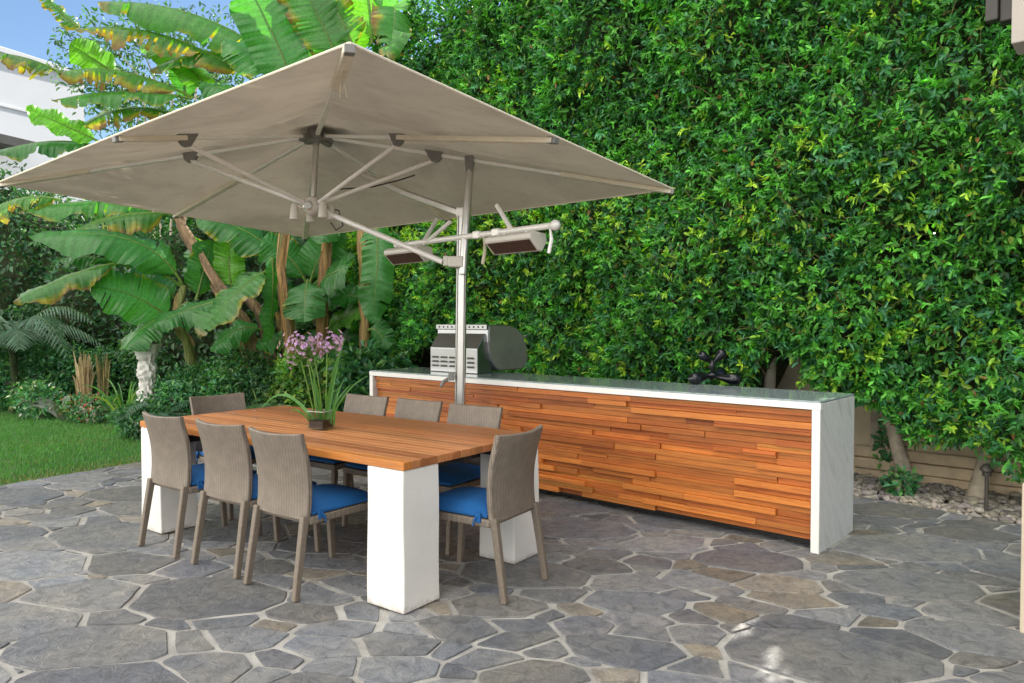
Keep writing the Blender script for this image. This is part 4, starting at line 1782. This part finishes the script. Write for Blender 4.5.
# plant: (label, list of stems (px points with depth), colours, radii, leaves)
# leaf: base (x, y, Z), control, tip, half width in m, facing, droop, style
plants = [
    ('tall banana plant with brown ragged leaves arching left over the umbrella', [[(268, 400, 10.3), (237, 322, 10.3), (200, 260, 10.3), (178, 221, 10.35), (205, 130, 10.5)]], DRY, (.072, .055), [
        ((252, 80, 10.4), (160, 15, 10.1), (74, 30, 9.7), .36, (.15, -.5, 1), 1.05, 'old'),
        ((78, 27, 9.72), (60, 14, 9.7), (40, -8, 9.6), .16, CAMU, .5, 'old'),
        ((282, 66, 10.4), (205, -2, 10.2), (98, 2, 9.9), .44, (.15, -.55, 1), .95, 'edge'),
        ((194, 98, 10.3), (110, 56, 9.9), (58, 74, 9.5), .33, (0, -.45, 1), 1.1, 'old'),
        ((60, 73, 9.5), (30, 55, 9.4), (-12, 52, 9.3), .30, (0, -.45, 1), 1.1, 'old'),
        ((192, 99, 10.25), (125, 84, 9.9), (52, 101, 9.6), .26, (0, -.4, 1), .8, 'edge'),
        ((180, 118, 10.4), (130, 95, 10.1), (78, 128, 9.9), .30, CAMU, .7, 'old'),
        ((100, 142, 9.9), (66, 126, 9.8), (26, 109, 9.6), .20, (.2, -.8, .6), .15, 'young'),
        ((118, 76, 10.3), (96, 60, 10.2), (70, 44, 10.0), .22, CAMW, .2, 'young'),
        ((95, 146, 10), (50, 134, 9.7), (-10, 154, 9.5), .27, (0, -.5, 1), .8, 'green'),
        ((186, 100, 10.6), (186, 80, 10.6), (178, 60, 10.5), .2, CAMW, .1, 'green'),
        ((262, 70, 10.5), (225, 34, 10.4), (150, 70, 10.2), .30, (.1, -.6, 1), .8, 'edge'),
        ((215, 96, 10.5), (190, 60, 10.5), (140, 44, 10.5), .24, CAMU, .4, 'young'),
    ]),
    ('banana plant with upright broad leaves rising behind the umbrella peak', [[(300, 405, 9.60), (290, 340, 9.60), (280, 260, 9.60), (300, 120, 9.70)], [(318, 405, 9.80), (322, 300, 9.80), (335, 130, 9.90)]], ORG, (.075, .055), [
        ((297, 92, 9.80), (278, 40, 9.70), (243, -26, 9.50), .40, CAMW, .25, 'green'),
        ((340, 66, 9.90), (325, 25, 9.80), (292, -30, 9.60), .42, (.2, -1, .3), .3, 'edge'),
        ((356, 52, 9.90), (340, 10, 9.80), (312, -28, 9.70), .36, (-.3, -1, .3), .3, 'old'),
        ((372, 44, 9.90), (372, 0, 9.80), (360, -40, 9.70), .42, (.2, -1, .2), .3, 'young'),
        ((378, 40, 9.90), (405, -35, 9.60), (388, 62, 9.20), .30, (.3, -1, .1), .35, 'edge'),
        ((300, 96, 9.90), (270, 60, 9.90), (224, 40, 9.90), .40, CAMU, .5, 'green'),
        ((330, 80, 10.10), (300, 30, 10.10), (270, -10, 10.20), .4, CAMW, .3, 'green'),
        ((350, 60, 10.20), (352, 20, 10.20), (340, -30, 10.20), .4, CAMW, .3, 'young'),
        ((268, 110, 10.00), (240, 90, 10.00), (200, 84, 9.90), .36, CAMU, .6, 'green'),
    ]),
    ('low green banana plant with wide leaves spreading left under the umbrella', [[(199, 384, 9.9), (188, 345, 9.9), (176, 322, 9.9), (184, 285, 9.95)]], GRN, (.062, .045), [
        ((182, 284, 9.9), (148, 218, 9.6), (30, 238, 9.2), .40, (.1, -.75, 1), .55, 'green'),
        ((184, 288, 9.95), (150, 262, 9.7), (112, 262, 9.4), .02, UP, .3, 'green'),
        ((118, 263, 9.4), (78, 268, 9.2), (13, 302, 8.9), .24, (.1, -.7, 1), .9, 'edge'),
        ((172, 322, 9.85), (140, 290, 9.6), (90, 286, 9.3), .36, (.1, -1, .6), .25, 'green'),
        ((178, 300, 10.1), (150, 280, 10.1), (118, 275, 10.0), .33, CAMU, .4, 'green'),
        ((130, 268, 9.9), (95, 250, 9.8), (60, 260, 9.7), .20, (0, -.3, 1), .9, 'green'),
        ((225, 300, 9.8), (185, 308, 9.6), (152, 326, 9.3), .27, (-.1, -.9, .8), .5, 'green'),
        ((172, 314, 9.8), (145, 320, 9.5), (123, 350, 9.2), .30, (-.2, -.7, 1), .7, 'green'),
        ((196, 300, 10.1), (204, 268, 10.2), (212, 240, 10.2), .24, (.8, -.7, .1), .2, 'green'),
        ((190, 290, 10.2), (196, 262, 10.3), (194, 236, 10.3), .22, (-.6, -.8, .1), .2, 'green'),
    ]),
    ('banana plant with dry brown trunk leaning left below the umbrella edge', [[(272, 400, 10.1), (250, 330, 10.1), (222, 290, 10.1), (176, 216, 10.2)], [(282, 400, 10.4), (262, 318, 10.4), (238, 280, 10.4), (211, 226, 10.5)]], DRY, (.062, .055), [
        ((172, 214, 10.1), (120, 208, 9.8), (64, 236, 9.4), .34, (0, -.6, 1), .85, 'old'),
        ((165, 210, 10.2), (95, 192, 9.9), (18, 212, 9.5), .28, (0, -.5, 1), 1.0, 'edge'),
        ((60, 200, 9.7), (25, 190, 9.6), (-15, 212, 9.5), .30, (0, -.5, 1), 1.0, 'old'),
        ((268, 270, 9.7), (240, 284, 9.4), (198, 336, 9.1), .37, (-.45, -1, .55), .30, 'edge'),
        ((272, 258, 9.8), (275, 300, 9.6), (266, 347, 9.5), .14, (.9, -.5, .2), .6, 'green'),
        ((282, 258, 10.3), (245, 222, 10.2), (196, 216, 10.1), .36, CAMU, .5, 'green'),
        ((270, 262, 10.4), (262, 240, 10.4), (240, 226, 10.4), .25, CAMW, .3, 'green'),
        ((262, 330, 9.9), (235, 320, 9.8), (212, 352, 9.7), .24, CAMU, .5, 'green'),
        ((232, 290, 10.3), (226, 262, 10.3), (232, 232, 10.3), .22, (.5, -1, .1), .2, 'young'),
    ]),
    ('banana plant with rounded drooping green leaves behind the purple flowers', [[(300, 404, 10.0), (288, 350, 10.0), (278, 312, 10.0)], [(326, 404, 10.1), (322, 330, 10.1), (312, 285, 10.1)]], ORG, (.062, .045), [
        ((312, 286, 9.9), (330, 272, 9.7), (351, 267, 9.5), .34, (.2, -1, .7), .35, 'green'),
        ((308, 280, 9.8), (304, 292, 9.5), (304, 323, 9.3), .30, (.1, -1, .35), .35, 'green'),
        ((310, 284, 10.0), (318, 248, 10.0), (346, 232, 9.9), .30, (.4, -1, .6), .3, 'green'),
        ((306, 282, 10.1), (290, 250, 10.1), (262, 240, 10), .32, CAMU, .4, 'green'),
        ((318, 290, 10.3), (340, 300, 10.2), (362, 288, 10.1), .26, CAMU, .4, 'green'),
        ((326, 330, 10.1), (345, 312, 9.9), (366, 312, 9.7), .24, (.1, -1, .9), .2, 'young'),
        ((322, 330, 10.2), (312, 340, 10.1), (305, 365, 10), .2, CAMW, .3, 'green'),
        ((330, 345, 10.3), (345, 330, 10.2), (360, 345, 10.1), .24, CAMU, .3, 'green'),
        ((290, 330, 10.3), (300, 310, 10.3), (318, 312, 10.2), .22, CAMU, .3, 'green'),
        ((300, 300, 10.2), (284, 280, 10.1), (262, 292, 10.0), .26, CAMU, .4, 'green'),
        ((296, 345, 9.9), (282, 330, 9.8), (258, 350, 9.7), .20, CAMU, .4, 'green'),
        ((322, 345, 9.9), (338, 345, 9.8), (352, 368, 9.7), .22, CAMU, .4, 'green'),
        ((322, 360, 9.8), (310, 350, 9.7), (292, 372, 9.6), .18, CAMU, .4, 'young'),
        ((314, 270, 10.3), (325, 245, 10.3), (336, 225, 10.3), .26, CAMW, .3, 'young'),
    ]),
    ('banana plant beside the bar end with one long leaf hanging straight down', [[(364, 412, 9.7), (366, 340, 9.7), (364, 280, 9.75), (362, 215, 9.8)]], [(.30, .22, .08), (.26, .20, .08), (.30, .19, .10)], (.07, .06), [
        ((376, 214, 9.6), (380, 255, 9.4), (372, 324, 9.3), .24, (.15, -1, .15), .35, 'green'),
        ((362, 222, 9.8), (335, 200, 9.7), (316, 245, 9.5), .24, CAMW, .3, 'green'),
        ((368, 330, 9.6), (380, 325, 9.5), (386, 350, 9.4), .18, (.2, -1, .3), .3, 'green'),
        ((366, 300, 9.9), (345, 290, 9.9), (335, 305, 9.8), .2, CAMU, .3, 'green'),
    ]),
]
for pi_, (lb, stems, cols, (r0, r1), lvs) in enumerate(plants):
    base = at(*stems[0][0])
    rt = thing('banana_plant', lb, 'banana plant', (base.x, base.y, -.05), 0, 'banana plants at the back of the bed')
    for sp_i, s_ in enumerate(stems):
        pts = [at(*q) for q in s_]
        pts[0].z = -.05
        obj('stem', stem_mb(pts, r0, r1, cols), M['sheath'], rt, world=True, smooth=True, recalc=False)
    for li, (a, b, c, hw, hint, droop, sty) in enumerate(lvs):
        m = banana_leaf(at(*a), at(*b), at(*c), hw, hint, droop, sty, pi_ * 31 + li * 7 + 3, .02 if hw < .18 else .10)
        o_ = obj('leaf', m, M['banana'], rt, world=True, smooth=True, recalc=False)
        if sty == 'old':
            o_['label'] = 'torn leaf with yellow and brown edges'
# hanging dry sheaths on the bar-end banana
# ------------------------------------------------------------------ shrubs, palm, ferns and flowers of the bed
def shrub(name, label, cat, c, rad, n, Lr, cols, seed, ground=True, group=None, flat=.5, gaps=.0):
    """bush of leaf blades spread through an uneven ellipsoid"""
    g = np.random.default_rng(seed)
    c = np.array(c, float)
    rad = np.array(rad, float)
    d = unit(g.normal(size=(n, 3)))
    lump = 1 + .22 * snoise(d, 2.2, seed) + .14 * snoise(d, 5.0, seed + 1)
    rr = g.uniform(.35, 1.0, n) ** .45
    if gaps:
        m = snoise(d * 3, 2.5, seed + 5) > gaps * 2 - 1
        d, lump, rr = d[m], lump[m], rr[m]
        n = len(d)
    P = c + d * rad * (lump * rr)[:, None]
    P[:, 2] = np.maximum(P[:, 2], .02)
    N = d * .7 + np.array([0, -.15, flat]) + g.normal(size=(n, 3)) * .45
    D = d * .6 + g.normal(size=(n, 3)) * .7 + np.array([0, 0, -.2])
    L = g.uniform(Lr[0], Lr[1], n)
    cc = np.array(cols)
    k = g.integers(0, len(cc), n)
    clump = np.clip(1 + .45 * snoise(P, 3.0, seed + 2), .4, 1.6)
    C = cc[k] * g.uniform(.65, 1.3, (n, 1)) * clump[:, None]
    V, Q, C = leaves(P, D, N, L, L * g.uniform(.35, .55, n), C)
    rt = thing(name, label, cat, (c[0], c[1], 0 if ground else c[2]), 0, group)
    np_obj('foliage', V, Q, C, M['shrub'], rt)
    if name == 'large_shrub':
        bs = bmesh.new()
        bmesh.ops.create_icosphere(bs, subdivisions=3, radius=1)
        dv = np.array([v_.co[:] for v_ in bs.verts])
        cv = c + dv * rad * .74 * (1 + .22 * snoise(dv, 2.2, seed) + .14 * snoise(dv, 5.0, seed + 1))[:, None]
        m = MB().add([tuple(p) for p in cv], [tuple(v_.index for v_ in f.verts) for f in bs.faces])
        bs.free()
        obj('dark_core', m, M['twig'], rt, world=True)
    m = MB()
    for k in range(5):
        a = g.uniform(0, 6.28)
        tp = c + np.array([math.cos(a), math.sin(a), .3]) * rad * .6
        m.tube([(c[0] + .04 * math.cos(a), c[1] + .04 * math.sin(a), -.06), tuple(c * .5 + tp * .5 - np.array([0, 0, rad[2] * .2])), tuple(tp)], [.03, .02, .008], 6)
    obj('stem', m, M['bark'], rt, world=True, smooth=True)
    return rt


DK = [(.030, .110, .050), (.046, .140, .056), (.024, .085, .040), (.062, .165, .055)]
MDG = [(.052, .20, .090), (.072, .25, .085), (.045, .155, .075), (.12, .30, .08)]
BRT = [(.09, .24, .05), (.13, .32, .05), (.06, .18, .045), (.24, .36, .07)]


def P3(x, y, Z):
    p = at(x, y, Z)
    return (p.x, p.y, p.z)


shrub('large_shrub', 'dense dark green shrub at the far left edge behind the palm', 'shrub', P3(-10, 280, 14.2), (2.4, 1.3, 2.1), 17000, (.08, .16), DK, 41)
shrub('large_shrub', 'dark leafy shrub between the palm and the low banana leaves', 'shrub', P3(110, 330, 13.4), (1.7, 1.1, 1.9), 13000, (.07, .15), DK, 42)
shrub('large_shrub', 'dark leafy shrub hidden behind the white carved pillar and fern', 'shrub', P3(225, 320, 12.0), (1.7, .9, 2.0), 11000, (.07, .14), DK, 43)
shrub('tall_tree', 'airy small leaved tree with sky showing through, above the left umbrella corner', 'tree', P3(165, 78, 14.0), (1.9, 1.3, 1.3), 8000, (.06, .13), [(.06, .16, .06), (.09, .22, .06), (.045, .12, .055)], 44, gaps=.45)
shrub('low_shrub', 'feathery dark green groundcover bush at the back left edge of the lawn', 'shrub', P3(20, 376, 11.9), (1.3, .5, .58), 8500, (.05, .11), MDG, 45)
shrub('low_shrub', 'green leafy bush left of the white carved pillar', 'shrub', P3(112, 382, 12.4), (.75, .5, .6), 4500, (.05, .10), MDG, 46)
shrub('low_shrub', 'feathery bluish green bush right of the white carved pillar', 'shrub', P3(190, 402, 9.6), (.62, .45, .52), 6500, (.035, .08), MDG, 47)
shrub('low_shrub', 'small feathery green plant at the foot of the white carved pillar', 'shrub', P3(143, 421, 9.0), (.36, .22, .26), 2600, (.03, .07), MDG, 57)
shrub('low_shrub', 'mid green bush under the leaning banana trunks', 'shrub', P3(245, 398, 9.5), (.66, .4, .58), 6800, (.04, .09), MDG + [(.06, .15, .03)], 48)
shrub('low_shrub', 'light green leafy bush directly behind the flower vase', 'shrub', P3(312, 394, 9.4), (.66, .4, .55), 5200, (.06, .13), BRT, 49)
shrub('low_shrub', 'broad leaved green bush at the bar end under the hanging leaf', 'shrub', P3(372, 390, 9.2), (.50, .35, .50), 2600, (.08, .17), MDG, 50)
shrub('flower_bush', 'low bush dotted with small white flowers beside the tan stubble', 'flowers', P3(38, 400, 10.9), (.42, .3, .26), 1500, (.04, .09), MDG * 2 + [(.62, .62, .58)], 51)
shrub('flower_bush', 'low bush of small orange red flowers at the lawn edge', 'flowers', P3(92, 408, 10.4), (.40, .25, .22), 1200, (.03, .07), MDG * 3 + [(.38, .07, .05), (.42, .14, .07)], 52)
shrub('large_shrub', 'shaded shrub behind the right banana stems', 'shrub', P3(335, 330, 11.2), (1.2, .6, 1.9), 8000, (.07, .15), DK, 53)
shrub('garden_plant', 'small dark green plant among the gravel by the second trunk', 'plant', tuple(onz(902, 492) + Vector((0, 0, .08))), (.13, .11, .11), 260, (.04, .07), MDG, 54)
shrub('low_shrub', 'small leafy plant climbing beside the trunk nearest the bar corner', 'plant', tuple(onz(896, 478) + Vector((0, .1, .28))), (.13, .1, .26), 260, (.05, .08), MDG, 55)


def frond(mb, p0, p1, p2, n, ll, col, w=.012, hang=.5):
    p0, p1, p2 = Vector(p0), Vector(p1), Vector(p2)
    pts = []
    for i in range(n + 1):
        s_ = i / n
        pts.append(p0 * (1 - s_) ** 2 + p1 * 2 * s_ * (1 - s_) + p2 * s_ * s_)
    mb.tube(pts, [.010 * (1 - .8 * i / n) for i in range(n + 1)], 5, (.10, .16, .06))
    for i in range(2, n + 1):
        s_ = i / n
        t_ = (pts[i] - pts[i - 1]).normalized()
        b_ = t_.cross(Vector((0, -.2, 1))).normalized()
        L = ll * math.sin(PI * (.12 + .83 * s_)) ** .7
        for sg in (-1, 1):
            g = random.uniform(.7, 1.35)
            e = pts[i] + (b_ * sg * .85 + t_ * .55 + Vector((0, 0, -hang * random.uniform(.5, 1.2)))).normalized() * L
            vs, fs = strap(pts[i], pts[i].lerp(e, .5) + Vector((0, 0, .12 * L)), e, w, 3)
            mb.add(vs, fs, tuple(c * g for c in col))


def palm(name, label, cat, base, nf, reach, ht, ll, col, seed, n=26, w=.012, hang=.5, upmin=.3):
    random.seed(seed)
    base = Vector(base)
    rt = thing(name, label, cat, (base.x, base.y, 0))
    if base.z > .3:
        obj('trunk', MB().tube([(base.x, base.y, -.06), (base.x + .04, base.y, base.z * .5), tuple(base)], [.06, .05, .055], 10), M['twig'], rt, world=True, smooth=True)
    for k in range(nf):
        a = 2 * PI * k / nf + random.uniform(-.3, .3)
        o_ = Vector((math.cos(a), math.sin(a), 0))
        r_ = reach * random.uniform(.75, 1.15)
        h = ht * random.uniform(upmin, 1.1)
        m = MB()
        frond(m, base, base + o_ * r_ * .45 + Vector((0, 0, h)), base + o_ * r_ + Vector((0, 0, h * random.uniform(-.35, .45))), n, ll, col, w, hang)
        obj('frond', m, M['shrub'], rt, world=True, recalc=False)
    return rt


palm('palm', 'feathery grey green palm with drooping fronds at the left edge', 'palm', P3(12, 346, 11.4), 15, 1.15, 1.05, .34, (.075, .16, .10), 5, hang=.7)
palm('fern', 'feathery fern with arching fronds behind the left head chair', 'fern', P3(222, 412, 9.3), 12, .62, .42, .13, (.03, .11, .055), 6, n=20, w=.008)
palm('fern', 'feathery green fern spilling around the white carved pillar foot', 'fern', P3(156, 420, 9.1), 13, .55, .40, .13, (.035, .12, .06), 8, n=20, w=.008)
palm('fern', 'light green fern just left of the flower vase', 'fern', P3(278, 410, 9.2), 10, .5, .36, .11, (.06, .16, .05), 9, n=18, w=.008)


def tuft(name, label, cat, base, nb, ht, spread, w, cols, seed, part='blade', stiff=.5):
    random.seed(seed)
    base = Vector(base)
    rt = thing(name, label, cat, (base.x, base.y, 0))
    m = MB()
    for k in range(nb):
        a = random.uniform(0, 6.28)
        o_ = Vector((math.cos(a), math.sin(a), 0))
        h = ht * random.uniform(.6, 1.1)
        sp2 = spread * random.uniform(.2, 1.1)
        p0 = base + o_ * random.uniform(0, .07)
        vs, fs = strap(p0, p0 + o_ * sp2 * .4 + Vector((0, 0, h * .9)), p0 + o_ * sp2 + Vector((0, 0, h * random.uniform(stiff, 1))), w * random.uniform(.7, 1.2), 8)
        g = random.uniform(.7, 1.3)
        c = random.choice(cols)
        m.add(vs, fs, tuple(v_ * g for v_ in c))
    obj(part, m, M['shrub'], rt, world=True, recalc=False)
    return rt


def gxy(x, y, Z):
    p = at(x, y, Z)
    return Vector((p.x, p.y, -.04))


tuft('strap_plant', 'bright green spiky strap leaved clump at the lawn edge left of the pillar', 'plant', gxy(126, 415, 10.3), 60, .62, .45, .013, BRT, 21)
tuft('cut_grass', 'cut back clump of upright tan stubble behind the small flowers', 'plant', gxy(85, 402, 11.2), 80, 1.02, .10, .014, [(.48, .36, .24), (.56, .44, .3), (.36, .25, .15)], 22, 'stubble', .9)
tuft('cut_grass', 'smaller tan stubble clump right of the larger one', 'plant', gxy(104, 402, 11.3), 40, .95, .09, .012, [(.32, .24, .12), (.2, .17, .08), (.16, .16, .06)], 23, 'stubble', .9)
tuft('strap_plant', 'grey green plant with broad fallen leaves in front of tan stubble', 'plant', gxy(66, 404, 10.7), 14, .42, .55, .05, [(.14, .19, .14), (.20, .23, .19)], 24)
tuft('strap_plant', 'thin arching grassy clump behind the table between fern and vase', 'plant', gxy(262, 402, 9.1), 46, .62, .6, .008, BRT, 25)
tuft('strap_plant', 'strap leaved clump behind the vase near the bar end', 'plant', gxy(348, 405, 9.2), 30, .66, .55, .018, MDG, 26)

# white carved pillar
cp = at(147, 400, 9.5)
pil = thing('carved_pillar', 'white carved stone garden pillar with flared top among the ferns', 'statue', (cp.x, cp.y, 0))
rings = []
n = 28
zz = np.linspace(0, 1.13, 46)
vs, fs = [], []
for j, z in enumerate(zz):
    if z < .42:
        r_ = .20 - .02 * z
    elif z < .55:
        r_ = .175 - .30 * (z - .42)
    elif z < .95:
        r_ = .128 + .02 * math.sin(z * 18)
    else:
        r_ = .132 + .55 * (z - .95)
    for k in range(n):
        a = 2 * PI * k / n
        q = Vector((math.cos(a) * 3.2, math.sin(a) * 3.2, z * 15))
        bump = .038 * mnoise.noise(q * 1.3) + .024 * abs(math.sin(a * 4 + z * 14)) * (z > .5) + .018 * mnoise.noise(q * 3)
        rr_ = r_ * .66 + bump * .9
        vs.append((cp.x + rr_ * math.cos(a), cp.y + rr_ * math.sin(a), z))
for j in range(len(zz) - 1):
    for k in range(n):
        k2 = (k + 1) % n
        fs.append((j * n + k, j * n + k2, (j + 1) * n + k2, (j + 1) * n + k))
fs.append(tuple(range(n)))
fs.append(tuple((len(zz) - 1) * n + k for k in range(n)))
obj('shaft', MB().add(vs, fs), M['carved'], pil, world=True, smooth=True)
obj('foot_block', MB().box((cp.x - .17, cp.y - .17, -.06), (cp.x + .17, cp.y + .17, .05)), M['carved'], pil, world=True, bevel=.02)

# ------------------------------------------------------------------ garden light, corner of the house, neighbour's house
gl = onz(986, 516, -.04)
light = thing('garden_light', 'small bronze path light on a stake in the gravel', 'garden light', gl)
obj('stake', MB().tube([(0, 0, 0), (0, 0, .34)], .0125, 10), M['pathlight'], light, smooth=True)
obj('cap', MB().lathe([(.012, .30), (.03, .305), (.032, .335), (.046, .345), (.044, .362), (.024, .390), (.008, .398)], (0, 0, 0), 18), M['pathlight'], light, smooth=True)

wp = onz(1019, 634)
ub_ = thing('utility_cabinet', 'beige stucco cabinet with grey louvred top at the right picture edge', 'cabinet', (wp.x, wp.y, 0), -R(43))
zt2 = .715
obj('body', MB().box((0, 0, 0), (.75, .62, zt2 - .02)), M['stucco'], ub_, bevel=.012)
lv = MB()
lv.prism([(.02, 0), (.02, .03), (.60, .055), (.60, 0)], .012, .74)
obj('lid', lv, M['stucco_grey'], ub_, bevel=.006).location.z = zt2 - .019
lm = MB()
for k in range(9):
    lm.box((-.006, .05, zt2 - .22 + k * .020), (-.001, .50, zt2 - .22 + k * .020 + .011))
obj('louvre', lm, M['stucco_grey'], ub_)

ev = at(1011, 44, 3.4)
hs = thing('roof_corner', 'taupe beam end and dark gutter of a roof in the top right corner', 'roof', (ev.x, ev.y, ev.z), -R(42))
obj('beam', MB().box((0, 0, 0), (1.6, .20, 1.2)), M['stucco_grey'], hs, bevel=.006)
wl_ = MB()
hw0, hw1 = Vector((3.05, 2.7, 0)), Vector((2.3, -7, 0))
wl_.beam(hw0 + Vector((.3, 0, 1.7)), hw1 + Vector((.3, 0, 1.7)), .25, 3.5)  # unseen house wall out of frame, added to cut light from the right
ho = obj('wall', wl_, M['stucco_grey'], hs, bevel=.01)
ho.data.transform(Matrix.Rotation(R(42), 4, 'Z') @ Matrix.Translation(-ev))
ge = MB()
g0 = at(985, 22, 3.62)
gx = Matrix.Rotation(R(42), 3, 'Z') @ (g0 - ev)
obj('gutter', MB().box((gx.x, gx.y, gx.z), (gx.x + .055, gx.y + .05, 1.2)).box((gx.x + .0552, gx.y + .02, gx.z - .01), (gx.x + .13, gx.y + .10, 1.2)), M['gutter'], hs, bevel=.006)

nh = thing('neighbour_house', 'white neighbouring house wall in the top left corner beyond the banana leaves', 'house', (-13, 19, 0))
c0, c1 = at(-80, 24, 17.5), at(84, 72, 21.0)
hv = (c1 - c0)
hv.z = 0
hn = Vector((-hv.y, hv.x, 0)).normalized()
ztop = (c0.z + c1.z) / 2
m = MB()
a0, a1 = Vector((c0.x, c0.y, -.1)), Vector((c1.x, c1.y, -.1))
vs = [a0, a1, a1 + hn * 6, a0 + hn * 6]
m.add(vs + [v_ + Vector((0, 0, ztop)) for v_ in vs], [(0, 1, 5, 4), (1, 2, 6, 5), (2, 3, 7, 6), (3, 0, 4, 7), (4, 5, 6, 7)])
obj('wall', m, M['house_white'], nh, world=True)
m = MB()
u_ = hv.normalized()
m.beam(a0 - u_ * .3 - hn * .12 + Vector((0, 0, ztop + .02)), a1 + u_ * .25 - hn * .05 + Vector((0, 0, ztop + .0)), .12, .16)
obj('fascia', m, M['house_white'], nh, world=True, bevel=.02)
m = MB()
zl = at(20, 101, 19).z
m.beam(a0 - hn * .01 + Vector((0, 0, zl)), a1 - hn * .01 + Vector((0, 0, zl)), .05, .05)
obj('string_course', m, M['house_white'], nh, world=True)
rf0, rf1 = at(-90, 112, 16.4), at(36, 142, 18.6)
m = MB()
m.add([rf0, rf1, rf1 + hn * 1.6 + Vector((0, 0, .15)), rf0 + hn * 1.6 + Vector((0, 0, .5))] + [p + Vector((0, 0, -.22)) for p in (rf0, rf1, rf1 + hn * 1.6 + Vector((0, 0, .15)), rf0 + hn * 1.6 + Vector((0, 0, .5)))],
      [(0, 1, 2, 3), (7, 6, 5, 4), (0, 4, 5, 1), (1, 5, 6, 2), (2, 6, 7, 3), (3, 7, 4, 0)])
obj('lower_roof', m, M['roof_dark'], nh, world=True)
